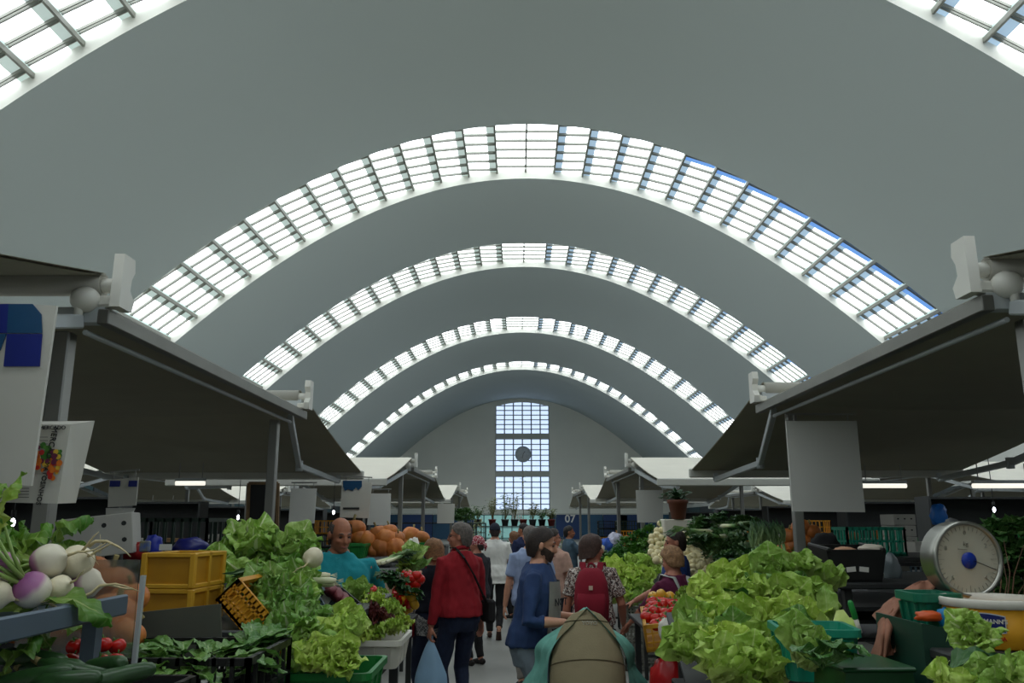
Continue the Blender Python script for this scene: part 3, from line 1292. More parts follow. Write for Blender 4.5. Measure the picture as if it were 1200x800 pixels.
def table(name, label, x0, x1, y0, y1, z, mm=None, slope=0.0, top_t=.03, group=None):
    """market table: top board, apron and four legs; slope lowers the aisle side"""
    t = thing(name, label, 'table', ((x0 + x1) / 2, (y0 + y1) / 2, 0), group=group)
    mm = mm or tbl_m
    m = MB()
    w = x1 - x0
    m.box((0, 0, z - top_t / 2), (sqrt(w * w + (slope * w) ** 2), y1 - y0, top_t), (0, slope if slope else 0, 0), .006)
    m.build('table_top', mm, t)
    for sx in (-1, 1):
        for sy in (-1, 1):
            m = MB()
            x, y = sx * (w / 2 - .06), sy * ((y1 - y0) / 2 - .06)
            m.bar((x, y, 0), (x, y, z - tan(slope) * x - top_t), .04, .04, (0, 1, 0))
            m.build('leg', mm, t)
    m = MB()
    for sy in (-1, 1):
        y = sy * ((y1 - y0) / 2 - .06)
        m.bar((-(w / 2 - .06), y, .25), (w / 2 - .06, y, .25), .03, .03)
    m.build('cross_brace', mm, t)
    return t


def bag(name, label, c, r, mm, seed=1, cat='bag'):
    q = random.Random(seed)
    m = MB()
    m.smooth = True
    ox = [q.uniform(0, 9) for _ in range(3)]
    n = 12
    m.lathe([(max(.004, sin(pi * i / n) ** .8), -cos(pi * i / n)) for i in range(n + 1)], 20)
    for i, p in enumerate(m.v):
        k = 1 + .28 * noise.noise(V((p.x * 2 + ox[0], p.y * 2 + ox[1], p.z * 2 + ox[2]))) + .1 * noise.noise(p * 6 + V(ox))
        p = p * k
        m.v[i] = V((p.x * r[0], p.y * r[1], max(p.z, -.8) * r[2]))
    o = link(name, m.mesh(name, mm))
    o.location = c
    return tag(o, label, cat)


# ---- left of the aisle, nearest first
# turnip shelf
sh = thing('display_shelf', 'blue grey metal shelf carrying the turnips at far left', 'shelf', (-1.3, 1.55, 0))
m = MB()
m.box((-1.32, 1.5, 1.488), (.62, 1.42, .012))
m.build('shelf_top', mat('shelf_steel', (96, 110, 124), .5, .3, var=.06), sh, True)
m = MB()
m.box((-1.012, 1.5, 1.492), (.016, 1.42, .05), b=.004)
m.build('edge_lip', MATS['shelf_steel'], sh, True)
for x in (-1.58, -1.06):
    for y in (.85, 2.15):
        m = MB()
        m.bar((x, y, 0), (x, y, 1.48), .035, .035, (0, 1, 0))
        m.build('leg', MATS['shelf_steel'], sh, True)


def turnip(px, py, Y, r, axis, purple, label, seed, tops_=True, tl=True):
    """axis: direction the leaf end points to"""
    c = at(px, py, Y)
    a = V(axis).normalized()
    z = a
    x = z.orthogonal().normalized()
    M = Matrix((x, z.cross(x), z)).transposed() @ Matrix.Rotation(seed, 3, 'Z')
    k = r / .05
    ch = []
    if tl:
        ch.append(('tail', TAIL[seed % 4]))
    if tops_:
        ch.append(('leaf_tops', TOPS[seed % 3]))
    return put('turnip', (BULB if purple else BULBW)[seed % 3], c, M, k, label, 'turnip', 'turnips on the metal shelf', ch)


turnip(57, 657, 2.02, .041, (-.9, .1, -.25), True, 'large white turnip with purple patch low on its left, upper row on the shelf', 1)
turnip(90, 658, 2.08, .040, (-.8, .5, -.3), False, 'rough cream turnip with two long roots, upper row at right', 2)
turnip(38, 691, 1.95, .041, (-.45, -.5, .55), True, 'turnip with broad purple shoulder in the lower row, left', 0)
turnip(70, 689, 2.0, .030, (-.7, .3, -.3), False, 'smallest white turnip, in the middle of the lower row', 5)
turnip(101, 683, 2.1, .038, (-.85, -.25, .1), True, 'purple sided turnip at the right end of the lower row', 4)
turnip(2, 665, 1.95, .036, (-.3, -.6, .4), True, 'pink purple turnip cut by the left picture edge', 7)
turnip(-4, 697, 1.9, .032, (-.6, -.3, .2), False, 'white turnip low at the left picture edge', 8, False)
# two long roots and the leaf that hangs over the shelf edge
m = MB()
p = [at(x, y, 2.06) for x, y in ((104, 640), (112, 634), (125, 634), (138, 640), (147, 646), (153, 652))]
m.tube(p, [.005, .0042, .0034, .0026, .0018, .001], 6)
p = [at(x, y, 2.05) for x, y in ((96, 646), (104, 636), (110, 628), (116, 623))]
m.tube(p, [.004, .003, .002, .001], 6)
p = [at(x, y, 2.02) for x, y in ((82, 697), (95, 700), (107, 695), (117, 686), (135, 684), (148, 687), (159, 691))]
m.tube(p, [.005, .0045, .004, .0035, .003, .002, .001], 6)
tag(m.build('turnip_root', root_m), 'long pale turnip roots trailing over the shelf end', 'turnip root')


def leaf_thing(label, base, d, L, W, a0, a1, lm, roll=0.0, cup=.2, ruf=.012, ph=1.0, name='leaf', cat='leaf', group=None):
    m = MB()
    m.smooth = True
    d = V(d)
    M = Matrix.Translation(base) @ rz(atan2(d.y, d.x) - pi / 2) @ ry(roll)
    leaf(m, M, L, W, a0, a1, cup, ruf, ph, 8, 10)
    m.tube([M @ V((0, -.05, -.03)), M @ V((0, 0, 0)), M @ V((0, L * .15 * sin(a0), L * .15 * cos(a0)))], [.006, .005, .004], 6)
    return tag(m.build(name, lm), label, cat, group)


leaf_thing('yellowing turnip leaf hanging over the shelf edge', at(52, 703, 1.95), (1, .15, 0), .17, .075, radians(80), radians(150), lm_turn, .35, .25, .01, name='turnip_leaf')
leaf_thing('upright turnip leaf rising behind the turnips', at(64, 636, 2.15), (1, .2, 0), .125, .055, radians(0), radians(120), lm_turn, .2, name='turnip_leaf')
leaf_thing('lower dark turnip leaf rising behind the turnips', at(64, 640, 2.2), (1, .3, 0), .10, .05, radians(20), radians(80), lm_chard, -.3, name='turnip_leaf')
for i, (px, py, dx, L) in enumerate(((6, 672, -.2, .12), (20, 660, .4, .12), (26, 668, .3, .10), (2, 648, .2, .12))):
    leaf_thing('turnip leaf at the left picture edge, %s of four from the left' % ('third', 'second', 'rightmost', 'first')[[0, 1, 2, 3][i]], at(px, py, 2.05), (dx, .5, 0), L, .07, radians(-10 + 20 * i), radians(60 + 10 * i), lm_turn, .3 * (i - 1), ph=i, name='turnip_leaf')

# clear perspex guard with metal edge
perspex = mat('perspex', (200, 205, 200), .08, trans=.95, var=.02)
gd = thing('perspex_guard', 'clear guard sheet with a metal edge strip beside the yellow crates', 'guard', at(100, 760, 2.45))
m = MB()
a, b = at(30, 650, 2.5), at(163, 672, 2.5)
m.box(((a.x + b.x) / 2, 2.5, 1.45), (b.x - a.x, .005, .28))
m.build('sheet', perspex, gd, True)
m = MB()
a, b = at(168, 674, 2.5), at(155, 800, 2.5)
m.bar((b.x, 2.5, b.z), (a.x, 2.5, a.z), .012, .014, (0, 1, 0))
m.build('edge_strip', alu_l, gd, True)

table('market_table', 'low table under the near left crates, mostly below the picture', -2.5, -.8, 1.7, 3.2, 1.02, tbl_m)
# gourds behind the turnips
for i, (px, py, Y, s) in enumerate(((130, 682, 3.0, .62), (152, 700, 2.95, .5), (68, 735, 2.9, .66), (130, 727, 2.85, .72), (108, 668, 3.1, .5), (150, 742, 2.8, .45), (25, 735, 2.95, .5))):
    c = at(px, py, Y)
    put('squash', PUMP[i % 4], c, (R.uniform(-.5, .5), R.uniform(-.4, .4), R.uniform(0, 6)), s, 'orange squash behind the turnip shelf, %s' % ('upper right of the heap', 'beside the metal strip', 'lower left', 'lower middle and largest', 'upper middle', 'lowest right corner', 'leftmost')[i], 'squash', 'squashes behind the turnips', [('stem', PSTEM)])
crate('vegetable_crate', 'black slotted crate holding the squashes behind the turnip shelf', (-1.38, 3.0, 1.02), .7, .55, .24, black_p)

# black crates with tomatoes and courgettes, bottom left corner
c = at(112, 762, 2.15)
crate('vegetable_crate', 'black crate of tomatoes under the turnip shelf', (c.x - .0, 2.25, 1.16), .34, .3, .13, black_p, nx=9)
rows('tomato', TOM, [('back row', 2.32, [(88, 757), (104, 756), (121, 755), (138, 757)]), ('front row', 2.2, [(84, 775), (100, 778), (118, 776), (136, 774)])],
     'red tomato', 'the black crate under the turnip shelf', 'tomato', 'tomatoes in the black crate at left', .62, .4, kids=[('calyx', TSTEM)])
c = at(70, 800, 1.8)
crate('vegetable_crate', 'black crate of courgettes in the bottom left corner', (c.x, 1.82, 1.15), .40, .26, .14, black_p, nx=9)
for i, (px, py, Y, a) in enumerate(((60, 783, 1.86, 1.2), (92, 786, 1.84, 1.5), (30, 772, 1.9, 1.7), (120, 780, 1.88, .9), (75, 797, 1.78, 1.35), (130, 796, 1.8, 2.2), (35, 795, 1.78, 1.6))):
    put('courgette', ZUC[i % 3], at(px, py, Y), (R.uniform(-.2, .2), 0, a), .8, 'dark green courgette in the corner crate, %s' % ('second from left at the back', 'middle of the back', 'leftmost at the back', 'rightmost at the back', 'middle of the front', 'right front', 'left front')[i], 'courgette', 'courgettes in the corner crate', [('stem', ZST)])
leaf_thing('pale leafy tuft at the left end of the courgettes', at(4, 790, 1.8), (.4, .5, 0), .1, .06, radians(10), radians(90), lm_turn, name='leaf')

# yellow crates
def yellow_case(loc, label, rz_=0.0):
    t = thing('yellow_crate', label, 'crate', loc, rz_, 'stacked yellow crates')
    L, W, H = .20, .27, .135
    m = MB()
    m.box((0, 0, .01), (L, W, .02))
    for s in (-1, 1):
        m.box((0, s * (W / 2 - .006), H / 2), (L - .02, .008, H - .01))
        m.box((s * (L / 2 - .006), 0, H / 2), (.008, W - .02, H - .01))
    m.build('panel', mat('yellow_panel', (180, 130, 22), .5, var=.1), t)
    m = MB()
    for s in (-1, 1):
        for z in (.008, H - .008):
            m.box((0, s * (W / 2), z), (L + .014, .016, .018), b=.003)
            m.box((s * (L / 2), 0, z), (.016, W + .014, .018), b=.003)
        for q in (-1, 1):
            m.box((s * L / 2, q * W / 2, H / 2), (.024, .024, H), b=.004)
        m.box((s * L / 2, 0, H / 2), (.016, .02, H))
    m.build('frame', yellow_p, t)
    return t


yc = at(200, 725, 3.4)
yellow_case((yc.x, 3.5, yc.z - .02), 'yellow ribbed crate, lower of the stacked pair left of the lettuces', -.08)
yellow_case((yc.x, 3.5, yc.z + .118), 'yellow ribbed crate, upper of the stacked pair left of the lettuces', -.08)
table('market_table', 'dark table under the yellow crates and the left lettuce heap', -2.4, -.72, 3.25, 4.9, yc.z - .025, tbl_m, top_t=.04)

# things behind
c = at(110, 648, 4.3)
m = MB()
m.box((0, 0, .0), (.34, .3, .20), b=.004)
t = thing('carton', 'pale carton with round holes leaning behind the turnips', 'carton', at(118, 628, 4.3), rot=(0, -.12, .3))
m.build('box', carton_m, t)
for x in (-.1, .04, .13):
    for z in (-.03, .05):
        m2 = MB()
        m2.tube([(x, -.1515, z), (x, -.1505, z)], .012, 8)
        m2.build('vent_hole', dark_m, t)
t2 = table('market_table', 'dark back table under the pale carton and large black crate', -2.75, -1.5, 4.05, 6.2, 1.4, tbl_m)
c = at(198, 646, 4.9)
crate('vegetable_crate', 'large black slotted crate behind the yellow crates', (c.x, 5.0, 1.42),   .5, .4, .30, dkgreen_p, nx=10)
for i, (px, py, Y, r, col, nm) in enumerate(((180, 641, 4.4, (.05, .05, .06), (26, 44, 150), 'blue'), (160, 646, 4.35, (.06, .05, .05), (150, 22, 24), 'red'), (222, 642, 4.4, (.09, .06, .05), (30, 34, 110), 'dark blue'))):
    bag('plastic_bag', '%s crumpled plastic bag on the back table behind the yellow crates' % nm, at(px, py, Y), r, mat('bag_' + nm.replace(' ', '_'), col, .35, var=.15), i)
m = MB()
m.box((0, 0, 0), (.062, .004, .03))
o = m.build('price_card', paper_m)
o.location = at(194, 641, 4.25)
tag(o, 'white price card behind the yellow crates', 'card')
m = MB()
m.box((0, 0, 0), (.05, .03, .055), b=.006)
o = m.build('packet', mat('yellow_packet', (170, 160, 50), .5, var=.3, scale=30, col2=(60, 90, 160)))
o.location = at(170, 640, 4.25)
tag(o, 'small yellow and blue packet behind the yellow crates', 'packet')

# chard crate
crate('vegetable_crate', 'black slotted crate of dark leafy greens at the front of the left stall', (-1.06, 2.80, 1.085), .54, .46, .22, black_p, nx=10, ny=6)
for i, (px, py, Y, az) in enumerate(((185, 772, 2.75, 2.6), (215, 765, 2.8, 1.2), (245, 768, 2.75, .3), (275, 762, 2.85, -.5), (210, 780, 2.65, 3.5), (262, 775, 2.7, -1.2), (296, 757, 2.9, .2))):
    put('leafy_greens', CHARD[i % 4], at(px, py, Y) - V((0, 0, .045)), (R.uniform(-.1, .2), R.uniform(-.2, .2), az), .52, 'bunch of dark flat leaves in the black crate, %s' % ('leftmost', 'second from left', 'middle', 'right of the middle at the back', 'front left', 'front right', 'rightmost at the back')[i], 'greens', 'leafy bunches in the black crate')
m = MB()
a, b = at(165, 736, 3.12), at(243, 720, 3.12)
m.box(((a.x + b.x) / 2, 3.14, 1.29), (b.x - a.x + .1, .012, .2), (0, -.1, 0))
tag(m.build('divider_board', mat('grey_board', (84, 88, 78), .5, var=.08)), 'grey upright divider board behind the crate of dark greens', 'board')

# tipped orange crate and the lettuce heap
p = at(279, 719, 3.25)
crate('vegetable_crate', 'orange slotted crate tipped over to the right under the lettuces', p + V((.075, .16, -.035)) - V((.045, 0, .045)), .36, .3, .115, orange_p, rot=(0, radians(46), 0), nx=16, ny=10, rows_=3, bw=.007)
rows('lettuce', COS, [
    ('back row', 3.95, [(255, 668), (292, 664), (328, 668), (354, 664)]),
    ('second row', 3.75, [(258, 680), (300, 686), (333, 690), (357, 690)]),
    ('third row', 3.55, [(308, 708), (332, 714), (354, 713)]),
    ('fourth row', 3.4, [(328, 733), (350, 736)]),
    ('lowest row', 3.25, [(343, 758), (360, 757)])],
    'long ribbed green lettuce', 'left stall heap', 'lettuce', 'lettuces heaped on the left stall', .66, .5, random.Random(5), face=(.75, .25))
rows('lettuce', CAB, [('gaps of the back row', 3.98, [(275, 660), (312, 660), (340, 650)]), ('gaps of the third row', 3.55, [(318, 700), (342, 704)])],
     'smaller rounder lettuce', 'left stall heap', 'lettuce', 'lettuces heaped on the left stall', .7, .5, random.Random(6), face=(.5, .2))
rows('lettuce', COS, [('top', 4.0, [(293, 656)])], 'largest upright pale ribbed lettuce', 'left stall heap', 'lettuce', 'lettuces heaped on the left stall', .9, .1, random.Random(7), face=(.35, .1))
# slanted boards carrying the heap
m = MB()
a, b = at(300, 725, 3.4), at(300, 660, 4.2)
m.bar((a.x - .02, a.y, a.z - .12), (b.x, b.y, b.z - .12), .5, .02)
tag(m.build('display_board', wood_m), 'slanted wooden board carrying the left lettuce heap', 'board')

put('turnip', BULBW[0], at(367, 653, 3.6), (radians(-60), radians(30), 0), .85, 'single white turnip lying right of the left lettuce heap', 'turnip', None, [('tail', TAIL[1])])
m = MB()
p = [at(x, y, 3.58) for x, y in ((373, 650), (380, 645), (386, 643), (393, 640))]
m.tube(p, [.004, .003, .002, .001], 5)
for i, (px, py, a) in enumerate(((392, 680, 1.95), (390, 684, 1.75), (385, 674, 2.1))):
    put('leek', LEEK[i], at(px, py, 3.65 + .03 * i), (0, .25, a - .3), .75, 'leek with a white shaft beside the left lettuce heap, %s of three' % ('topmost', 'lowest', 'middle')[i], 'leek', 'leeks beside the left lettuces')
for i, (px, py) in enumerate(((388, 690), (396, 697), (403, 702))):
    put('sweet_potato', SWP[i % 2], at(px, py, 3.85), (0, radians(52), .1), .9, 'maroon sweet potato hanging below the leeks, %s of three' % ('leftmost', 'middle', 'rightmost')[i], 'sweet potato', 'sweet potatoes below the leeks')
crate('vegetable_crate', 'black crate with a square white label below the sweet potatoes', at(377, 722, 4.0), .22, .2, .14, black_p, rot=(0, radians(38), 0))
m = MB()
m.box((0, 0, 0), (.042, .003, .042), (0, radians(38), 0))
o = m.build('price_card', paper_m)
o.location = at(381, 703, 3.83)
tag(o, 'square white label on the black crate below the sweet potatoes', 'card')
crate('vegetable_crate', 'blue grey slotted crate tipped beside the left lettuce heap', at(360, 732, 3.75), .2, .2, .13, bgrey_p, rot=(0, radians(55), 0), nx=7)

# tubs at the left aisle edge
c = at(382, 800, 3.2)
tub('plastic_tub', 'bright green tub of lettuces at the left aisle edge', (c.x, 3.3, c.z - .11), .34, .4, .16, green_p, .0)
rows('lettuce', LETT, [('back row', 3.5, [(368, 742), (398, 736)]), ('middle row', 3.3, [(360, 765), (390, 758), (412, 752)]), ('front row', 3.12, [(376, 782), (402, 778)])],
     'broad leaved lettuce', 'the green tub', 'lettuce', 'lettuces in the green tub', .5, .5, random.Random(8), face=(.5, .25))
c = at(440, 781, 4.15)
tub('plastic_tub', 'white tub of curly lettuces at the left aisle edge', (c.x, 4.25, c.z), .25, .4, .13, white_p, 0)
rows('lettuce', FRI, [('back', 4.4, [(415, 722), (438, 712), (455, 722)]), ('front', 4.15, [(418, 748), (442, 748), (460, 742)])],
     'yellow green curly lettuce', 'the white tub', 'lettuce', 'curly lettuces in the white tub', .62, .3, random.Random(9))
rows('lettuce', LETT, [('top', 4.45, [(420, 703)])], 'round pale lettuce', 'the white tub heap', 'lettuce', 'curly lettuces in the white tub', .46, .3, random.Random(10), face=(.4, 0))
put('lettuce', OAK[0], at(438, 725, 4.2), (.6, .2, 0), .75, 'small dark red oak leaf lettuce in the white tub', 'lettuce')
put('sweet_potato', SWP[0], at(452, 722, 4.4), (0, .3, .3), 1.0, 'brownish root lying behind the red lettuce in the white tub', 'root')
table('market_table', 'dark table carrying the green and white tubs at the left aisle edge', -1.35, -.64, 3.0, 5.0, c.z - .005, dark_m)
# ------------------------------------------------------------------ right of the aisle
# big lettuce heap
rows('lettuce', LETT, [
    ('back row', 4.35, [(842, 694), (872, 686), (904, 682), (938, 682), (968, 694)]),
    ('second row', 4.0, [(824, 718), (850, 716), (882, 712), (916, 712), (950, 716)]),
    ('third row', 3.65, [(812, 742), (840, 744), (872, 742), (908, 742), (942, 740)]),
    ('fourth row', 3.35, [(806, 770), (842, 772), (880, 770), (916, 768)]),
    ('front row', 3.1, [(838, 798), (876, 798), (912, 796)])],
    'pale green lettuce', 'big right heap', 'lettuce', 'lettuces in the big right heap', .66, .45, random.Random(21), face=(.65, -.05))
rows('lettuce', CAB, [('gaps behind the second row', 4.15, [(832, 706), (892, 698), (930, 700)]), ('gaps behind the fourth row', 3.5, [(820, 756), (860, 758), (925, 755)])],
     'darker veined lettuce', 'big right heap', 'lettuce', 'lettuces in the big right heap', .62, .5, random.Random(22), face=(.8, 0))
leaf_thing('single broad drooping lettuce leaf at the right end of the big heap', at(962, 738, 3.35), (.5, -.8, 0), .17, .16, radians(40), radians(165), lm_butter, 0, .5, .012, name='lettuce_leaf', cat='lettuce leaf')
leaf_thing('upright cupped lettuce leaf above the teal tub', at(970, 728, 3.6), (.1, .6, 0), .15, .10, radians(-10), radians(30), lm_butter, 0, .7, .012, 4, name='lettuce_leaf', cat='lettuce leaf')
leaf_thing('long curled leaf arching over the back of the right heap', at(835, 712, 3.95), (1, -.3, 0), .24, .10, radians(20), radians(150), lm_dark, 0, .4, .01, 2, name='lettuce_leaf', cat='lettuce leaf')
m = MB()
a, b = at(880, 800, 3.1), at(880, 690, 4.5)
m.bar((1.0, a.y, a.z - .13), (1.15, b.y, b.z - .13), .75, .02)
tag(m.build('display_board', dark_m), 'slanted board carrying the big right lettuce heap', 'board')
table('market_table', 'dark table under the big right lettuce heap', .8, 1.7, 3.0, 4.6, .9, dark_m)

# teal tub, dark green box, bin, coat, crate, scale
c = at(975, 795, 2.95)
tub('plastic_tub', 'teal ribbed tub right of the big lettuce heap', (c.x - .02, 3.05, c.z - .01), .25, .26, .17, teal_p, -.12)
put('lettuce', LETT[2], at(938, 778, 2.75), (.6, -.2, 1), .6, 'small pale lettuce in front of the teal tub', 'lettuce')
put('leafy_greens', CHARD[1], at(965, 785, 2.55), (.3, 0, 3), .45, 'dark leaf bunch beside the dark green box', 'greens')
# closed dark green box
p = at(1022, 792, 2.55)
t = thing('storage_box', 'dark bottle green plastic box at the lower right', 'box', (p.x, 2.62, 1.12), .05)
m = MB()
m.smooth = False
pr = [(-.115, 0), (.115, 0), (.098, .16), (-.098, .16)]
m.prism(pr, -.11, .11)
m.build('body', bottle_p, t)
m = MB()
m.box((0, 0, .166), (.215, .24, .014), b=.005)
m.build('rim', bottle_p, t)
table('market_table', 'dark table under the dark green box and weighing scale', .95, 2.3, 2.0, 2.88, 1.115, dark_m)
# marker
t = thing('brush', 'brush with green and white handle standing behind the teal tub', 'brush', at(1006, 735, 3.25), rot=(0, -.25, 0))
m = MB()
m.tube([(0, 0, -.02), (0, 0, .03)], .009, 8)
m.build('collar', white_p, t)
m = MB()
m.tube([(0, 0, .03), (0, 0, .035), (0, 0, .09), (0, 0, .1)], [.009, .012, .011, .006], 8)
m.build('handle', mat('handle_green', (30, 140, 60), .4), t)
# green bin of the scale
a, b, c2 = at(1056, 724, 2.7), at(1137, 742, 2.5), at(1137, 797, 2.5)
t = thing('sorting_bin', 'dark green sheet metal bin beside the weighing scale', 'bin', ((a.x + b.x) / 2, 2.65, 1.12))
m = MB()
m.prism([(a.x, 1.12), (b.x, 1.12), (b.x, b.z), (a.x, a.z)], 2.55, 2.56)
m.prism([(a.x, 1.12), (b.x, 1.12), (b.x, b.z), (a.x, a.z)], 2.86, 2.87)
m.prism([(a.x - .008, 1.12), (a.x, 1.12), (a.x, a.z), (a.x - .008, a.z)], 2.55, 2.87)
m.prism([(b.x, 1.12), (b.x + .008, 1.12), (b.x + .008, b.z), (b.x, b.z)], 2.55, 2.87)
m.build('panel', mat('bin_green', (26, 62, 48), .45, .1, var=.12), t, True)
m = MB()
m.bar((b.x + .012, 2.545, 1.12), (b.x + .012, 2.545, b.z + .005), .03, .012, (0, 1, 0))
m.build('corner_strip', sheetm, t, True)
tub('plastic_tub', 'green tub with blue and orange packets inside the sorting bin', at(1092, 742, 2.72), .13, .16, .125, mat('sea_green_plastic', (16, 110, 84), .4), 0)
for px, py, col, nm in ((1088, 722, (206, 84, 30), 'orange'), (1110, 724, (20, 130, 190), 'bright blue')):
    bag('packet', '%s packet sticking out by the sorting bin' % nm, at(px, py, 2.6), (.042 if nm == 'orange' else .03, .02, .016 if nm == 'orange' else .03), mat('packet_' + nm.split()[-1], col, .35, var=.2), len(nm), 'packet')
# brown coat
m = MB()
m.smooth = True
ctrl = [[at(x, y, Y) for x, y, Y in r] for r in (
    [(1026, 722, 2.95), (1034, 712, 2.9), (1046, 703, 2.9), (1060, 692, 2.95), (1082, 680, 3.0), (1096, 678, 3.0)],
    [(1030, 728, 2.85), (1040, 722, 2.78), (1050, 716, 2.8), (1064, 706, 2.85), (1080, 698, 2.9), (1090, 700, 2.95)],
    [(1030, 748, 2.85), (1036, 742, 2.72), (1048, 738, 2.8), (1054, 732, 2.75), (1064, 726, 2.9), (1070, 722, 2.95)],
    [(1024, 768, 2.85), (1034, 770, 2.72), (1042, 768, 2.78), (1048, 764, 2.72), (1055, 758, 2.9), (1058, 755, 2.95)])]


def lerp_grid(C, u, v):
    n, k = len(C[0]) - 1, len(C) - 1
    i, j = min(int(u * n), n - 1), min(int(v * k), k - 1)
    a, b = u * n - i, v * k - j
    return (C[j][i] * (1 - a) + C[j][i + 1] * a) * (1 - b) + (C[j + 1][i] * (1 - a) + C[j + 1][i + 1] * a) * b


def coat(u, v):
    return lerp_grid(ctrl, u, v) + V((0, -.018 * abs(sin(u * 11 + v * 3)) - .008 * noise.noise(V((u * 6, v * 6, 1))), .004 * sin(u * 20)))


m.grid(coat, 24, 16)
n0 = len(m.v)
m.grid(lambda u, v: coat(1 - u, v) + V((0, .03, 0)), 24, 16)
tag(m.build('coat', mat('brown_cloth', (146, 98, 76), .85, var=.15, scale=14, bump=.15, bscale=60)), 'brown coat hung over the left end of the sorting bin', 'coat')

# dial scale
dc = at(1133, 655, 2.75)
t = thing('weighing_scale', 'round dial weighing scale on a steel column at right', 'scale', (dc.x, 2.85, 1.115))
Rd = sc(41, 2.75)
Md = Matrix.Translation((dc.x, 2.75, dc.z)) @ Matrix.Rotation(radians(8), 4, 'Z') @ rx(pi / 2)
m = MB()
m.smooth = True
m.lathe([(.01, -.075), (Rd * .9, -.075), (Rd * 1.02, -.068), (Rd * 1.02, -.01), (Rd * 1.05, 0), (Rd * 1.04, .012), (Rd * .95, .014), (Rd * .93, .003)], 40, Md, cap=False)
dr = m.build('drum', sheetm, t, True)
m = MB()
m.lathe([(.001, .002), (Rd * .95, .002)], 40, Md, cap=False)
o = m.build('dial', mat('dial_face', (188, 186, 170), .3, var=.04), t, True)
m = MB()
for k in range(40):
    a = 2 * pi * k / 40
    l = .012 if k % 5 else .022
    for_ = [Md @ V((r * cos(a), r * sin(a), .0035)) for r in (Rd * .9, Rd * .9 - l)]
    m.bar(for_[0], for_[1], .0016, .0012)
m.build('graduation', mat('faint_print', (150, 148, 134), .5), t, True)
m = MB()
m.lathe([(.001, .006), (.026, .006), (.026, .004)], 24, Md @ T(.004, -.004, 0), cap=False)
m.build('blue_badge', mat('badge_blue', (16, 52, 160), .3), t, True)
m = MB()
m.bar(Md @ V((.02, -.005, .008)), Md @ V((Rd * .82, -.034, .008)), .003, .002)
m.bar(Md @ V((.0, .03, .006)), Md @ V((-.03, .032, .006)), .004, .001)
m.build('pointer', mat('pointer_black', (40, 34, 30), .4), t, True)
for txt, x, y in (('0', 0, .72), ('2', .6, .36), ('4', .5, -.5), ('6', -.5, -.5), ('8', -.62, .3), ('kg', 0, .42)):
    lettering(txt, .02, Matrix.Translation(-t.location) @ Md @ T(Rd * x, Rd * y, .003), MATS['faint_print'], t, 'numeral')
m = MB()
m.smooth = True
cx_ = at(1141, 700, 2.8).x
m.tube([(cx_, 2.82, 1.115), (cx_, 2.82, dc.z - Rd * .9)], .036, 14)
m.build('column', sheetm, t, True)
m = MB()
m.box((cx_ + .05, 2.80, 1.13), (.3, .15, .03), b=.008)
m.build('base', sheetm, t, True)
m = MB()
m.tube([Md @ V((0, Rd * .4, -.065)), Md @ V((.02, Rd * .7, -.10)), Md @ V((.05, Rd * .95, -.11))], .03, 8)
m.build('back_housing', dark_m, t, True)

# yellow mayonnaise bucket with its label
p = at(1205, 764, 2.45)
t = thing('bucket', 'yellow bucket with white rim and blue label at right edge', 'bucket', (p.x, 2.6, p.z))
Rb = sc(57, 2.45)
m = MB()
m.smooth = True
hb = sc(45, 2.5)
m.lathe([(Rb * .9, 0), (Rb * .93, .004), (Rb, hb), (Rb * .96, hb), (Rb * .9, .01)], 40)
m.build('body', mat('bucket_yellow', (222, 158, 30), .4, var=.05), t)
m = MB()
m.smooth = True
m.lathe([(Rb * 1.0, hb - .004), (Rb * 1.05, hb - .002), (Rb * 1.06, hb + .018), (Rb * 1.03, hb + .022), (Rb * .96, hb + .02), (Rb * .95, hb - .004)], 40, cap=False)
m.build('rim', white_p, t)


def on_bucket(me, ang, z, k=1.0):
    """wrap a flat xy mesh round the bucket"""
    for v in me.vertices:
        a = ang + v.co.x / Rb
        r = Rb * (.93 + .07 * (z + v.co.y) / hb) + .001 + v.co.z * k
        v.co = (r * sin(a), -r * cos(a), z + v.co.y)
    me.update()


def curved_label(poly_fn, n, mm, ang, z, dz):
    m = MB()
    m.grid(lambda u, v: poly_fn(u, v), n, 4, smooth=False)
    me = m.mesh('label', mm)
    for v in me.vertices:
        v.co.z = dz
    on_bucket(me, ang, z)
    return link('label', me, t)


A0 = -.62
for (w_, h_, mm, dz) in ((.088, .047, mat('label_white', (200, 206, 214), .5), .0006), (.083, .042, mat('label_blue', (20, 34, 104), .4, var=.2), .0012)):
    curved_label(lambda u, v: ((u - .5) * w_, (v - .5) * h_ * (1 + .18 * cos((u - .5) * pi)) - .006 * (u - .5), 0), 14, mm, A0, hb * .64, dz)
for txt, size, ang, z, mm, b_ in (("HELLMANN'S", .0165, A0, hb * .68, white_p, .0005), ('ONESA', .015, A0 + .12, hb * .27, mat('label_red', (190, 40, 24), .5), .0007)):
    me = text_mesh(txt, size, .0004, bold=b_)
    on_bucket(me, ang, z)
    for v in me.vertices:
        r = sqrt(v.co.x ** 2 + v.co.y ** 2)
        v.co.x *= (r + .0016) / r
        v.co.y *= (r + .0016) / r
    me.materials.clear()
    me.materials.append(mm)
    link('lettering', me, t)
table('market_table', 'dark counter board under the yellow bucket at the right edge', 1.2, 2.4, 2.3, 2.86, p.z - .002, dark_m, top_t=.03)
put('lettuce', COS[1], at(1146, 750, 2.3), (.2, -1.1, .6), .42, 'small leafy lettuce leaning on the yellow bucket', 'lettuce')
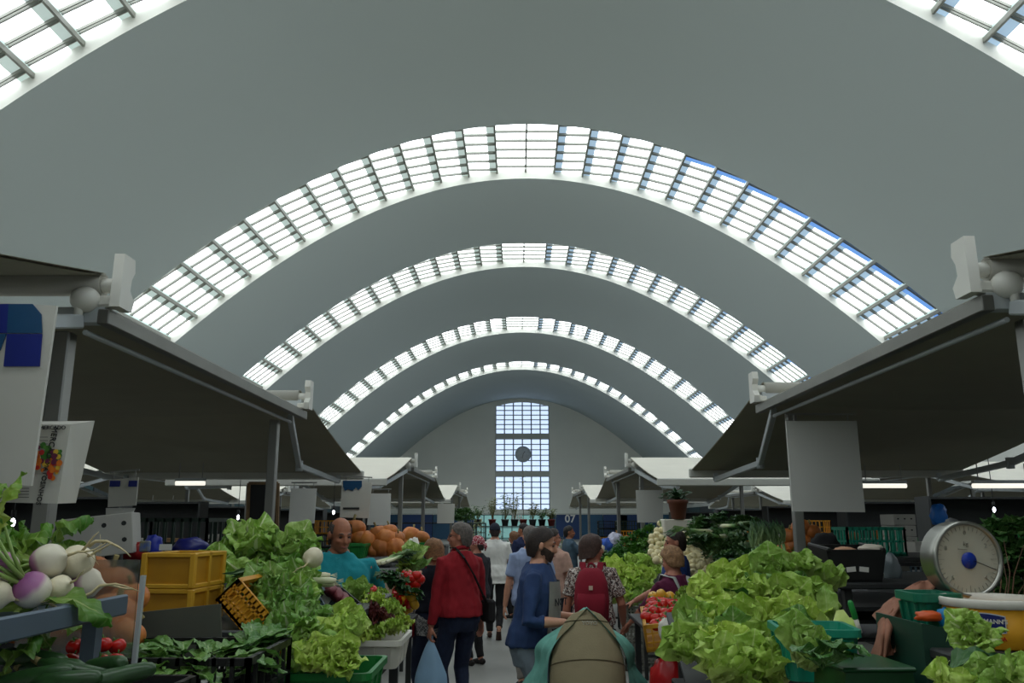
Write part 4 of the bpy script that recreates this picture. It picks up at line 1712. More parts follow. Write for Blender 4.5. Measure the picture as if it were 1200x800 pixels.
for i, (px, py, Y, a) in enumerate(((1112, 812, 1.95, 1.0), (1160, 804, 1.95, -.6), (1200, 806, 1.9, .4))):
    put('lettuce', LETT[i], at(px, py, Y) - V((0, 0, .03)), (.45, .1, a), .42, 'bright lettuce at the bottom right corner, %s of three' % ('leftmost', 'middle', 'rightmost')[i], 'lettuce', 'lettuces at the bottom right corner')
leaf_thing('large arched green leaf over the bottom right lettuces', at(1112, 792, 2.05), (1, .1, 0), .17, .09, radians(50), radians(105), lm_dark, 0, .5, .006, name='lettuce_leaf', cat='lettuce leaf')
table('market_table', 'dark table under the lettuces at the bottom right corner', .92, 1.6, 1.75, 1.985, at(1160, 804, 1.95).z - .035, dark_m)
# dry twigs behind the bucket
m = MB()
for k in range(14):
    a = at(1140 + 5 * k, 712, 2.9)
    b = at(1120 + 8 * k + R.uniform(-12, 12), 640 + R.uniform(-15, 40), 3.1)
    m.tube([a, (a + b) / 2 + V((R.uniform(-.02, .02), 0, 0)), b], [.003, .002, .001], 4)
tag(m.build('dry_twigs', mat('twig_brown', (92, 62, 40), .8, var=.2)), 'bundle of thin dry twigs behind the yellow bucket', 'twigs')
tub('plastic_tub', 'dark tub holding the dry twigs behind the yellow bucket', at(1190, 730, 2.95) - V((0, 0, .06)), .3, .2, .12, dark_m)
for i, (px, py) in enumerate(((1165, 650), (1190, 640), (1205, 690), (1180, 690))):
    put('shrub', FOLD[i % 3], at(px, py, 3.6) - V((0, 0, .1)), (0, 0, i), .8, 'dark leafy bundle behind the scale at the right edge, %s' % ('upper left', 'upper right', 'lower right', 'lower left')[i], 'greens', 'dark bundles behind the scale')
table('market_table', 'dark table behind the weighing scale', 2.05, 3.4, 3.3, 4.4, 1.32, dark_m)

# tomatoes in the yellow crate
p = at(783, 752, 5.1)
crate('vegetable_crate', 'yellow slotted crate of tomatoes at the right aisle edge', (p.x + .08, 5.2, 1.02), .40, .52, .15, mat('crate_amber', (196, 140, 30), .5, var=.08), rot=(radians(6), radians(-6), -.12), nx=9, ny=12, rows_=3, bw=.008)
q_ = random.Random(3)
k = 0
spec = []
for r_, (Y, y0) in enumerate(((5.5, 706), (5.4, 710), (5.28, 717), (5.15, 724), (5.02, 731))):
    x0, x1 = (764, 806) if r_ < 4 else (768, 790)
    n = 7 if r_ < 3 else 5
    spec.append((ORD[r_] + ' row', Y, [(x0 + (x1 - x0) * j / (n - 1) - 2 * r_ * (r_ < 4), y0 + q_.uniform(-1.5, 1.5)) for j in range(n)]))
rows('tomato', TOM, spec, 'red tomato', 'yellow crate', 'tomato', 'tomatoes in the yellow crate', 1.0, .6, q_, kids=[('calyx', TSTEM)])
rows('pepper', PEPY, [('back edge', 5.6, [(766, 702), (776, 699), (786, 702)])], 'yellow pepper', 'yellow crate', 'pepper', 'peppers in the yellow crate', 1.0, .5, q_, kids=[('calyx', TSTEM)])
rows('lettuce', FRI, [('right side', 5.3, [(806, 700), (816, 706)]), ('front right', 4.9, [(796, 736), (800, 752), (806, 722)])], 'small yellow green curly lettuce', 'beside the tomatoes', 'lettuce', 'curly lettuces beside the tomatoes', .55, .4, q_)
bag('plastic_bag', 'white and blue plastic bag beside the tomato crate', at(779, 738, 4.85), (.035, .04, .06), white_p, 4)
table('market_table', 'dark table under the tomato crate', .84, 1.75, 4.75, 6.6, 1.015, dark_m)
bag('carrier_bag', 'red carrier bag standing under the tomato table', at(786, 790, 5.0) - V((0, 0, .05)), (.11, .1, .15), mat('bag_bright_red', (190, 26, 30), .35, var=.2), 5)
bag('sack', 'brown paper sack behind the red bag under the table', at(806, 800, 5.2) - V((0, 0, .1)), (.13, .1, .18), mat('sack_brown', (128, 84, 50), .8, var=.15), 6, 'sack')

# grey crates with cabbages
for k in range(3):
    c = at(739, 765, 10.3)
    crate('vegetable_crate', 'pale grey slotted crate under the cabbages, %s of the stack of three' % ('lowest', 'middle', 'topmost')[k], (1.55, 10.4, .24 * k), .60, .42, .238, grey_p, nx=14, rows_=5, ny=9, group='stack of pale grey crates')
rows('cabbage', LETT, [('back row', 10.55, [(722, 668), (738, 664), (754, 666), (764, 672)]), ('second row', 10.4, [(724, 680), (740, 679), (757, 682)]),
                      ('third row', 10.25, [(720, 694), (736, 694), (752, 695)]), ('front row', 10.1, [(718, 706), (730, 706), (744, 708)])],
     'green cabbage', 'pile on the pale grey crates', 'cabbage', 'cabbages on the pale grey crates', .85, .4, random.Random(4), face=(.5, -.1))
table('market_table', 'dark table behind the pale grey crates carrying parsley', 1.25, 2.9, 10.8, 13.4, .95, dark_m)
for i, (px, py, Y) in enumerate(((725, 652, 11.6), (742, 648, 11.6), (757, 642, 11.7), (768, 640, 11.8), (732, 640, 11.9), (748, 632, 12.0), (762, 626, 12.1), (716, 660, 11.4), (735, 660, 11.3), (752, 658, 11.3))):
    put('parsley', PARS[i % 3], at(px, py, Y) - V((0, 0, .14)), (0, 0, i), 1.15, 'bushy dark green parsley bunch, %s in the mound above the cabbages' % ('left of middle', 'middle', 'right of middle', 'rightmost in the middle row', 'upper left', 'upper middle', 'topmost', 'leftmost and lowest', 'lowest middle', 'lowest right')[i], 'parsley', 'parsley bunches above the cabbages')

# onion and greens wall of the right stall
q_ = random.Random(31)
k = 0
for reg, n, Y in ((((762, 640), (792, 614), (16, 10)), 0, 0),):
    pass


def scatter(poly, n, q, mind):
    """points inside a polygon of the view, at least mind apart"""
    out, tries = [], 0
    xs, ys = [p[0] for p in poly], [p[1] for p in poly]
    while len(out) < n and tries < 6000:
        tries += 1
        x, y = q.uniform(min(xs), max(xs)), q.uniform(min(ys), max(ys))
        ins = False
        for i in range(len(poly)):
            (x1, y1), (x2, y2) = poly[i], poly[i - 1]
            if (y1 > y) != (y2 > y) and x < (x2 - x1) * (y - y1) / (y2 - y1) + x1:
                ins = not ins
        if ins and all((x - a) ** 2 + (y - b) ** 2 > mind ** 2 for a, b in out):
            out.append((x, y))
    return out


for poly, n, Yf, lab, grp in (
        ([(762, 645), (764, 625), (772, 613), (785, 611), (795, 620), (800, 640), (795, 655), (770, 660)], 46, lambda x, y: 9.6 - (y - 612) * .012, 'cream spring onion bulb in the left bank behind the two stallholders', 'spring onions in the left bank'),
        ([(798, 625), (812, 632), (822, 648), (838, 660), (834, 676), (815, 680), (808, 660), (800, 645)], 40, lambda x, y: 8.9 - (y - 612) * .012, 'cream spring onion bulb in the right bank behind the two stallholders', 'spring onions in the right bank')):
    for i, (x, y) in enumerate(scatter(poly, n, q_, 5.2)):
        big = 'right' in grp
        put('spring_onion', ONI[i % 4], at(x, y, Yf(x, y)), (radians(q_.uniform(-115, -70)), 0, radians(q_.uniform(20, 70)) * (-1)), (1.5 if big else 1.25) * q_.uniform(.85, 1.15), lab, 'spring onion', grp)
for i, (x, y) in enumerate(scatter([(808, 612), (838, 606), (880, 618), (905, 640), (900, 668), (868, 690), (850, 690), (845, 655), (822, 632)], 50, q_, 9)):
    put('leafy_greens', (FOLD + KALE)[i % 6], at(x, y, 8.9 - (y - 605) * .028) - V((0, 0, .08)), (q_.uniform(.1, .6), q_.uniform(-.3, .3), q_.uniform(0, 6)), q_.uniform(.45, .65), 'dark bunch of turnip greens on the bank right of the spring onions', 'greens', 'dark greens on the right bank')
for i, (x, y) in enumerate(((832, 622), (850, 628), (870, 626), (862, 638), (846, 616), (880, 645))):
    put('leek', LEEK[i % 3], at(x, y, 8.0), (0, .3, 2.2 + .3 * i), 1.0, 'pale leek lying on the dark greens, %s from the left' % ('first', 'third', 'fifth', 'fourth', 'second', 'sixth')[i], 'leek', 'leeks on the dark greens')
m = MB()
a, b = at(830, 690, 6.9), at(830, 615, 9.6)
m.bar((2.5, a.y, a.z - .25), (2.6, b.y, b.z - .3), 1.3, .03)
tag(m.build('display_board', dark_m), 'steep display bank carrying onions and dark greens on the right', 'display bank')
table('market_table', 'dark table under the onion and greens bank on the right', 1.35, 3.3, 6.9, 9.7, .8, dark_m)
# bright greens between the bank and the lettuce heap
for i, (x, y) in enumerate(scatter([(834, 690), (852, 670), (888, 664), (886, 682), (846, 694)], 8, q_, 11)):
    put('leafy_greens', KALE[i % 3], at(x, y, 5.4) - V((0, 0, .08)), (.5, 0, q_.uniform(0, 6)), .5, 'mid green leaf bunch between the big lettuce heap and the bank', 'greens', 'leaf bunches behind the big heap')
# spring onions with roots up, oranges, pumpkins
for i in range(9):
    put('leek', LEEK[i % 3], at(884 + 5 * i, 672 - (i % 3) * 3, 5.9), (radians(80), 0, radians(-16 + 8 * i)), .6, 'green topped leek standing in the fan behind the big heap', 'leek', 'fan of leeks behind the big heap')
table('market_table', 'dark table under the fan of leeks behind the big right heap', 1.45, 2.05, 5.6, 6.15, at(900, 674, 5.9).z - .02, dark_m)
for i, (x, y) in enumerate(((928, 640), (940, 632), (952, 640), (932, 655), (946, 652), (958, 656), (925, 628), (938, 618), (950, 622), (918, 645))):
    put('squash', PUMP[i % 4], at(x, y, 7.2), (q_.uniform(-.4, .4), q_.uniform(-.4, .4), i), .62, 'orange squash in the pile right of the hanging panel post', 'squash', 'squashes right of the post', [('stem', PSTEM)])
put('parsley', PARS[0], at(943, 656, 6.3) - V((0, 0, .12)), (0, 0, 0), .9, 'parsley bunch in front of the orange squashes at right', 'parsley')
table('market_table', 'dark table under the squashes at right', 2.05, 3.2, 6.2, 7.6, 1.1, dark_m)
bag('cloth_bag', 'black cloth bag hanging left of the crate with stickers', at(967, 642, 5.6), (.09, .07, .1), mat('cloth_black', (20, 20, 22), .9), 9)

# black crate with stickers, boxes and clutter in the dark right stall
p = at(1010, 682, 4.6)
t = thing('storage_crate', 'black solid crate with two white stickers at right', 'crate', (p.x, 4.8, p.z), rot=(radians(4), 0, 0))
w0 = sc(60, 4.6)
hh = sc(38, 4.6)
m = MB()
m.prism([(-w0 * .44, 0), (w0 * .44, 0), (w0 * .56, hh), (-w0 * .56, hh)], -.15, -.14)
m.prism([(-w0 * .44, 0), (w0 * .44, 0), (w0 * .56, hh), (-w0 * .56, hh)], .14, .15)
for s in (-1, 1):
    m.bar((s * w0 * .44, 0, 0), (s * w0 * .56, 0, hh), .3, .012, (1, 0, 0))
m.box((0, 0, .01), (w0 * .88, .3, .02))
m.build('body', black_p, t)
for s in (-1, 1):
    m = MB()
    m.box((s * .035 - .0, -.153, hh * .42), (.05, .004, .026), (0, .1 * s, 0))
    m.build('sticker', paper_m, t)
for s in (-1, 1):
    m = MB()
    m.box((s * w0 * .52, 0, hh), (.02, .32, .02), b=.004)
    m.build('rim', black_p, t)
for i, (px, py, col, r) in enumerate(((990, 645, (196, 150, 120), (.06, .05, .02)), (1020, 643, (206, 196, 180), (.07, .05, .025)))):
    bag('paper_bundle', '%s paper bundle lying on the crate with stickers' % ('pink', 'cream')[i], at(px, py, 4.7), r, mat('bundle_%d' % i, col, .8, var=.1), 12 + i, 'paper bundle')
table('market_table', 'dark table under the black crate with stickers', 1.7, 3.3, 4.55, 5.6, p.z - .003, dark_m)
crate('vegetable_crate', 'teal crate behind the black crate with stickers', at(1018, 642, 6.2) - V((0, 0, .05)), .42, .3, .2, teal_p, nx=9)
table('market_table', 'dark table under the teal crate at right', 2.2, 4.2, 5.9, 6.9, at(1018, 642, 6.2).z - .053, dark_m)
for k in range(4):
    c = at(1062, 652, 7.6)
    t = thing('carton', 'white carton with dark holes, %s of the stack of four at right' % ('lowest', 'second', 'third', 'topmost')[k], 'carton', (c.x, 7.7, c.z + .098 * k - .02), .04 * (k % 2), 'stack of white cartons')
    m = MB()
    m.box((0, 0, .047), (.2, .26, .094), b=.003)
    m.build('box', carton_m, t)
    for x in (-.06, .0, .06):
        m = MB()
        m.box((x, -.131, .055), (.016, .002, .012))
        m.build('vent_hole', dark_m, t)
for i, (px, py) in enumerate(((1080, 640), (1085, 655), (1042, 660))):
    c = at(px, py, 7.4)
    t = thing('carton', 'grey white carton %s the stack of white cartons' % ('upper right of', 'lower right of', 'left of')[i], 'carton', c - V((0, 0, .06)), .1 * i, 'cartons by the stack')
    m = MB()
    m.box((0, 0, .05), (.22, .24, .1), b=.003)
    m.build('box', carton_m, t)
    m = MB()
    m.box((0, -.121, .06), (.05, .002, .02))
    m.build('hand_hole', dark_m, t)
table('market_table', 'dark table under the white cartons at right', 2.6, 4.4, 7.2, 8.2, at(1062, 652, 7.6).z - .03, dark_m)
bag('plastic_bag', 'bright blue plastic bag hung behind the scale', at(1100, 604, 7.6), (.08, .05, .10), mat('bag_bright_blue', (30, 110, 200), .35, var=.2), 8)
bag('plastic_bag', 'clear grey bag beside the crate with stickers', at(1045, 668, 5.0), (.05, .05, .09), mat('bag_grey', (110, 120, 124), .35, var=.2), 7)
for i, (px, py) in enumerate(((1000, 628), (1030, 626))):
    put('squash', PUMP[i], at(px, py, 8.6), (0, 0, i), .5, 'dull squash far back in the right stall, %s' % ('left', 'right')[i], 'squash', 'squashes far back right', [('stem', PSTEM)])

# potted plant on a white pedestal
p = at(795, 608, 9.4)
t = thing('potted_plant', 'leafy plant in a brown pot on the pale stand, right stall', 'plant', p)
m = MB()
m.smooth = True
m.lathe([(.075, 0), (.105, .17), (.118, .175), (.118, .21), (.1, .21), (.095, .17)], 20)
m.build('pot', mat('terracotta_dark', (110, 62, 44), .7, var=.1), t)
m = MB()
m.smooth = True
q_ = random.Random(5)
for i in range(46):
    M = T(0, 0, .2) @ rz(GA * i)
    leaf(m, M, q_.uniform(.12, .24), .04, radians(q_.uniform(0, 60)), radians(q_.uniform(60, 130)), .2, .004, i, 2, 5)
m.build('foliage', leaf_mat('pot_plant_leaf', (28, 62, 32), (40, 80, 40), (50, 90, 50), veins=2), t)
m = MB()
m.box((p.x, p.y + .1, p.z / 2), (.34, .3, p.z - .002), b=.01)
tag(m.build('pedestal', white_p), 'pale grey stand under the potted plant', 'stand')
# ------------------------------------------------------------------ people
def remesh(mb, voxel, sm=2, wr=0.0, seed=0, stretch=(1, 1, .6)):
    """fuse the lofts of a figure into one continuous smooth surface"""
    me = mb.mesh('tmp', [])
    o = bpy.data.objects.new('tmp', me)
    COL.objects.link(o)
    md = o.modifiers.new('r', 'REMESH')
    md.mode = 'VOXEL'
    md.voxel_size = voxel
    md.use_smooth_shade = True
    if sm:
        s = o.modifiers.new('s', 'SMOOTH')
        s.factor, s.iterations = .5, sm
    dg = bpy.context.evaluated_depsgraph_get()
    r = bpy.data.meshes.new_from_object(o.evaluated_get(dg))
    bpy.data.objects.remove(o)
    bpy.data.meshes.remove(me)
    if wr:
        nn = [v.normal.copy() for v in r.vertices]
        for v, n in zip(r.vertices, nn):
            c = v.co
            f = noise.noise(V((c.x * 13 * stretch[0] + seed, c.y * 13 * stretch[1], c.z * 13 * stretch[2] + seed))) + .5 * noise.noise(V((c.x * 30 + seed, c.y * 30, c.z * 17)))
            v.co = c + n * wr * f
        r.update()
    for p in r.polygons:
        p.use_smooth = True
    return r


def skin_mat(name, c):
    return mat(name, c, .5, var=.07, scale=18, sss=0)


SKIN = skin_mat('skin_fair', (206, 150, 122))
SKIN_T = skin_mat('skin_tanned', (174, 112, 82))
SKIN_D = skin_mat('skin_ruddy', (188, 124, 100))


def cloth(name, c, var=.08, scale=10, rough=.9, col2=None, bump=.12):
    return mat('cloth_' + name, c, rough, var=var, scale=scale, bump=bump, bscale=120, col2=col2)


def floral(name, a, b, c):
    """small dark sprigs on a light ground"""
    n_ = 'cloth_' + name
    if n_ in MATS:
        return MATS[n_]
    m = bpy.data.materials.new(n_)
    m.use_nodes = True
    N, L = m.node_tree.nodes, m.node_tree.links
    bs = N['Principled BSDF']
    bs.inputs['Roughness'].default_value = .9
    tc, vo, nz, rp = (N.new('ShaderNode' + k) for k in ('TexCoord', 'TexVoronoi', 'TexNoise', 'ValToRGB'))
    vo.inputs['Scale'].default_value = 46
    nz.inputs['Scale'].default_value = 30
    mx = N.new('ShaderNodeMix')
    mx.data_type = 'RGBA'
    mx.inputs[0].default_value = .12
    L.new(tc.outputs['Object'], mx.inputs[6])
    L.new(tc.outputs['Object'], nz.inputs['Vector'])
    L.new(nz.outputs['Color'], mx.inputs[7])
    L.new(mx.outputs[2], vo.inputs['Vector'])
    rp.color_ramp.interpolation = 'CONSTANT'
    el = rp.color_ramp.elements
    el.new(.5)
    for e, (p, q) in zip(el, ((0, a), (.42, b), (.62, c))):
        e.position = p
        e.color = (*srgb(q), 1)
    L.new(vo.outputs['Distance'], rp.inputs['Fac'])
    L.new(rp.outputs[0], bs.inputs['Base Color'])
    MATS[n_] = m
    return m


def ik(S, Wt, l1, l2, hint):
    S, Wt, hint = V(S), V(Wt), V(hint)
    d = Wt - S
    L = min(d.length, (l1 + l2) * .998)
    d.normalize()
    Wt = S + d * L
    a = (l1 * l1 - l2 * l2 + L * L) / (2 * L)
    h = sqrt(max(0, l1 * l1 - a * a))
    n = hint - d * hint.dot(d)
    n.normalize()
    return S + d * a + n * h, Wt


def loft(m, secs, seg=20, sq=2.3):
    """stacked superellipse rings (cx, cy, z, rx, ry)"""
    base = len(m.v)
    for (cx, cy, z, rx_, ry_) in secs:
        for k in range(seg):
            a = 2 * pi * k / seg
            c, s = cos(a), sin(a)
            m.v.append(V((cx + rx_ * abs(c) ** (2 / sq) * (1 if c >= 0 else -1), cy + ry_ * abs(s) ** (2 / sq) * (1 if s >= 0 else -1), z)))
    n = len(secs)
    for i in range(n - 1):
        for k in range(seg):
            k2 = (k + 1) % seg
            m.face((base + i * seg + k, base + i * seg + k2, base + (i + 1) * seg + k2, base + (i + 1) * seg + k), smooth=True)
    m.face([base + k for k in range(seg)][::-1])
    m.face([base + (n - 1) * seg + k for k in range(seg)])


TORSO = [(0, -.005, .86, .150, .112), (0, -.015, .93, .168, .128), (0, -.005, 1.02, .160, .116), (0, .005, 1.10, .150, .108), (0, .01, 1.2, .157, .115),
         (0, .008, 1.30, .172, .120), (0, 0, 1.36, .168, .110), (0, -.006, 1.405, .140, .092), (0, -.010, 1.44, .100, .074), (0, -.012, 1.475, .070, .062), (0, -.012, 1.50, .060, .058)]


def hand(m, W_, d, n, side, curl=.5, k=1.0, thumb_in=False):
    """palm, four unequal bent fingers and a thumb; d points down the hand, n out of the back of it"""
    d, n = V(d).normalized(), V(n)
    n = (n - d * n.dot(d)).normalized()
    s = d.cross(n) * side                       # towards the thumb
    P = lambda a, b, c: W_ + d * (a * k) + s * (b * k) + n * (c * k)
    m.tube([P(-.02, 0, 0), P(.015, 0, 0), P(.05, .002, 0), P(.085, 0, -.002)], [(.026 * k, .019 * k), (.03 * k, .017 * k), (.041 * k, .015 * k), (.036 * k, .011 * k)], 10, ref=s)
    for j, (b, L) in enumerate(((.030, .066), (.010, .076), (-.010, .070), (-.028, .055))):
        p = [P(.07, b * .9, 0), P(.088, b, 0)]
        a = .15
        for q, f in enumerate((.45, .31, .24)):
            a += curl * (.75 + .1 * j) if q else curl * .55
            last = p[-1]
            p.append(last + (d * cos(a) - n * sin(a)) * (L * f * k))
        m.tube(p, [.0095 * k, .0095 * k, .0088 * k, .008 * k, .0055 * k], 8)
    a = .7
    t = [P(.012, .018, -.004), P(.03, .036, -.01)]
    for L, aa in ((.035, .55), (.028, .35)):
        t.append(t[-1] + (d * cos(aa) + s * sin(aa) * (1 - curl * .4) - n * (.35 + .4 * curl)) .normalized() * (L * k))
    m.tube(t, [.013 * k, .012 * k, .0105 * k, .006 * k], 8)


def person(label, px, Y, top, face=0.0, head_turn=0.0, head_nod=0.0, h_fix=None, skin=None, top_m=None, sleeve='short', bot_m=None, bottom='trousers',
           shoe_m=None, hair_m=None, hair='short', wide=1.0, belly=0.0, lh=None, rh=None, feet=None, lean=0.0, vox=.010, lh_curl=.5, rh_curl=.5,
           glasses=False, beard=None, hem=.86, x=None, extra=None, seat=0.0):
    """a standing figure; face: turn in degrees (0 looks down the aisle, + to the left); local +y is forward, +x its right"""
    skin = skin or SKIN
    c = at(px, 611, Y)
    H = h_fix or at(px, top, Y).z
    k = H / 1.72
    X = c.x if x is None else x
    t = thing('person', label, 'person', (X, Y, 0), radians(face), rot=None)
    Lk = Matrix.Rotation(lean, 3, 'X')                       # lean about the hips, forward is negative x-rotation
    piv = V((0, 0, .95 * k))
    B = lambda p: piv + Lk @ (V(p) * k - piv)
    sh = {s: V((s * .172 * wide, -.006, 1.38)) for s in (-1, 1)}
    Sw = {s: B(sh[s]) for s in (-1, 1)}
    arms = {}
    for s, tgt in ((-1, lh), (1, rh)):
        tg = V(tgt) if tgt else V((s * (.25 * wide + .01), .06, .80))
        tg = tg * k
        hint = V((s * .35, -1, -.25))
        e, w = ik(Sw[s], tg, .285 * k, .255 * k, hint)
        arms[s] = (Sw[s], e, w)
    feet = feet or [(-.1, .0, 0, 0), (.1, .02, 0, 0)]
    # ---- body
    m = MB()
    m.smooth = True
    tor = [(cx * k, cy * k, z * k, rx_ * k * wide * .95, (ry_ + belly * .5 * max(0, 1 - abs(z - 1.1) / .2)) * k * .95) for cx, cy, z, rx_, ry_ in TORSO]
    n0 = len(m.v)
    loft(m, tor)
    for i in range(n0, len(m.v)):
        if m.v[i].z > .95 * k:
            m.v[i] = piv + Lk @ (m.v[i] - piv)
    nb = B((0, -.012, 1.46))
    Hm = Matrix.Translation(B((0, -.002, 1.485))) @ Lk.to_4x4() @ Matrix.Rotation(radians(head_turn), 4, 'Z') @ Matrix.Rotation(radians(head_nod), 4, 'X') @ Matrix.Diagonal((k, k, k, 1))
    hp = lambda a, b, c_: Hm @ V((a, b, c_ + .115))
    m.tube([nb, B((0, -.012, 1.51)), hp(0, -.018, -.02)], [.062 * k, .054 * k, .054 * k], 12)

    def ell(c0, r):
        m.lathe([(max(1e-3, sin(pi * i / 10)), -cos(pi * i / 10)) for i in range(11)], 16, Hm @ T(c0[0], c0[1], c0[2] + .115) @ Matrix.Diagonal((*r, 1)))
    ell((0, -.012, .025), (.074, .094, .094))
    ell((0, .022, -.035), (.061, .068, .082))
    ell((0, .05, -.088), (.034, .034, .026))
    ell((0, .07, .018), (.046, .022, .014))
    for s in (-1, 1):
        ell((s * .034, .062, -.028), (.022, .022, .02))
        ell((s * .081, -.012, -.006), (.010, .020, .033))
    m.tube([hp(0, .088, .012), hp(0, .101, -.012), hp(0, .107, -.032), hp(0, .090, -.042)], [(.008 * k, .008 * k), (.010 * k, .010 * k), (.015 * k, .012 * k), (.012 * k, .008 * k)], 8)
    m.tube([hp(-.02, .085, -.064), hp(0, .093, -.063), hp(.02, .085, -.064)], [.005 * k, .008 * k, .005 * k], 8)
    for s in (-1, 1):
        S, e, w = arms[s]
        m.tube([B((s * .09 * wide, -.006, 1.38)), S, S.lerp(e, .4), e, e.lerp(w, .35), w], [q * k for q in (.045, .050, .045, .038, .039, .026)], 12)
        d = (w - e).normalized()
        nrm = V((s, .1, 0)) if abs(d.z) > .6 else V((0, 0, 1))
        hand(m, w, d, nrm, s if abs(d.z) > .6 else s, lh_curl if s < 0 else rh_curl, k)
    legs = {}
    for s, (fx, fy, fz, fa) in zip((-1, 1), feet):
        hipj = V((s * .088 * wide, -.005, .90)) * k
        ank = V((fx, fy, fz + .085)) * k
        kn, an = ik(hipj, ank, .44 * k, .415 * k, (s * .08, 1, .1))
        legs[s] = (hipj, kn, an)
        m.tube([hipj, hipj.lerp(kn, .5), kn, kn.lerp(an, .35), an, an - V((0, 0, .05 * k))], [q * k for q in (.082, .07, .052, .053, .036, .034)], 12)
    body = remesh(m, vox * .8, 1)
    body.materials.append(skin)
    link('body', body, t)
    # ---- top
    if top_m:
        m = MB()
        m.smooth = True
        g = .021 * k
        secs = [(cx * k, cy * k, z * k, rx_ * k * wide + g + (.012 * k if z < 1.05 else 0), (ry_ + belly * max(0, 1 - abs(z - 1.08) / .22)) * k + g + (.012 * k if z < 1.05 else 0)) for cx, cy, z, rx_, ry_ in TORSO if z >= hem - .001 and z < 1.49]
        if hem < .86:
            secs = [(0, -.01, hem * k, .172 * k * wide + g + .014, .128 * k + g + .014)] + secs
        n0 = len(m.v)
        loft(m, secs)
        for i in range(n0, len(m.v)):
            if m.v[i].z > .95 * k:
                m.v[i] = piv + Lk @ (m.v[i] - piv)
        for s in (-1, 1):
            S, e, w = arms[s]
            if sleeve == 'none':
                continue
            if sleeve == 'short':
                pts, rr = [B((s * .08 * wide, -.006, 1.395)), S, S.lerp(e, .35), S.lerp(e, .72)], (.052, .060, .062, .066)
            elif sleeve == 'elbow':
                pts, rr = [B((s * .08 * wide, -.006, 1.395)), S, S.lerp(e, .5), e, e.lerp(w, .25)], (.052, .059, .056, .052, .050)
            elif sleeve == 'threequarter':
                pts, rr = [B((s * .08 * wide, -.006, 1.395)), S, S.lerp(e, .5), e, e.lerp(w, .42)], (.052, .059, .056, .053, .049)
            else:
                pts, rr = [B((s * .08 * wide, -.006, 1.395)), S, S.lerp(e, .5), e, e.lerp(w, .5), e.lerp(w, .93)], (.052, .059, .056, .052, .048, .038)
            m.tube(pts, [q * k for q in rr], 12)
        me = remesh(m, vox, 2, .013 * k, px, (1, 1, .45))
        me.materials.append(top_m)
        link('jumper' if sleeve in ('long', 'threequarter') else 'shirt', me, t)
    # ---- bottom
    if bot_m:
        m = MB()
        m.smooth = True
        g = .012 * k
        if bottom == 'skirt':
            loft(m, [(0, -.01, .42 * k, .24 * k, .2 * k), (0, -.01, .7 * k, .2 * k, .16 * k), (0, -.01, .93 * k, .172 * k * wide + g, .13 * k + g), (0, 0, 1.04 * k, .158 * k * wide + g, .115 * k + g)])
        else:
            loft(m, [(0, -.008, .80 * k, .155 * k * wide, .112 * k), (0, -.016, .90 * k, .166 * k * wide + g, .130 * k + g), (0, -.006, 1.0 * k, .160 * k * wide + g, .118 * k + g), (0, 0, 1.04 * k, .156 * k * wide + g, .114 * k + g)])
            for s in (-1, 1):
                a, b, c_ = legs[s]
                if bottom == 'shorts':
                    m.tube([a, a.lerp(b, .5), a.lerp(b, .95)], [.096 * k, .09 * k, .088 * k], 12)
                else:
                    m.tube([a, a.lerp(b, .5), b, b.lerp(c_, .5), b.lerp(c_, .98)], [q * k for q in (.094, .083, .068, .060, .052)], 12)
        me = remesh(m, vox, 2, .010 * k, px + 3, (1, 1, .6))
        me.materials.append(bot_m)
        link(bottom, me, t)
    # ---- shoes
    for s, (fx, fy, fz, fa) in zip((-1, 1), feet):
        a = legs[s][2]
        m = MB()
        m.smooth = True
        Ms = Matrix.Translation((a.x, a.y, a.z - .085 * k)) @ Matrix.Rotation(radians(fa), 4, 'X') @ Matrix.Diagonal((k, k, k, 1))
        P = [(-.075, .03, .026, .03), (-.06, .038, .034, .038), (0, .045, .036, .045), (.08, .034, .042, .034), (.14, .025, .044, .026), (.185, .02, .034, .019), (.2, .016, .012, .010)]
        m.tube([Ms @ V((0, y, z)) for y, z, _, _ in P], [(w_ * k, h_ * k) for _, _, w_, h_ in P], 12, ref=(1, 0, 0))
        m.build('shoe', shoe_m or cloth('dark_shoe', (40, 36, 34)), t)
    # ---- hair
    if hair != 'none' and hair_m:
        m = MB()
        m.smooth = True
        nu, nv = 44, 14
        seed = px * .37

        def hf(u, v):
            az = 2 * pi * u                      # 0 = front
            fr = max(0, cos(az))
            bk = max(0, -cos(az))
            sd = abs(sin(az))
            zl = {'short': .060 * fr ** 1.1 - .012 * sd ** 6 - .115 * min(1, bk * 2.2), 'bob': .055 * fr ** 2 - .105 * (1 - fr) ** .8 - .02 * bk,
                  'thin': .02 * fr - .03 * sd ** 4 * (1 - fr) - .09 * bk ** .6, 'crop': .066 * fr ** 1.1 - .01 * sd ** 6 - .105 * min(1, bk * 2.2),
                  'curly': .05 * fr ** .5 - .045 * sd ** 3 * (1 - fr) - .10 * bk ** .6}[hair]
            th = {'short': .012, 'bob': .023, 'thin': .005, 'crop': .007, 'curly': .024}[hair]
            ztop = .094 + th if hair != 'thin' else .052
            if hair == 'thin':
                az = 1.15 + (2 * pi - 2.3) * u
                fr, bk, sd = max(0, cos(az)), max(0, -cos(az)), abs(sin(az))
                zl = -.01 - .10 * min(1, bk * 2)
            z = ztop + (zl - ztop) * (1 - (1 - v) ** 1.6 if v < 1 else 1)
            e = max(0.0, 1 - (max(z, 0) / (.094 + th)) ** 2) ** .5 if z > 0 else (1.0 if hair == 'bob' else (max(.2, 1 - (z / .175) ** 2)) ** .5)
            lump = (.014 if hair == 'curly' else .005) * noise.noise(V((3 * cos(az) * e + seed, 3 * sin(az) * e, z * 30)))
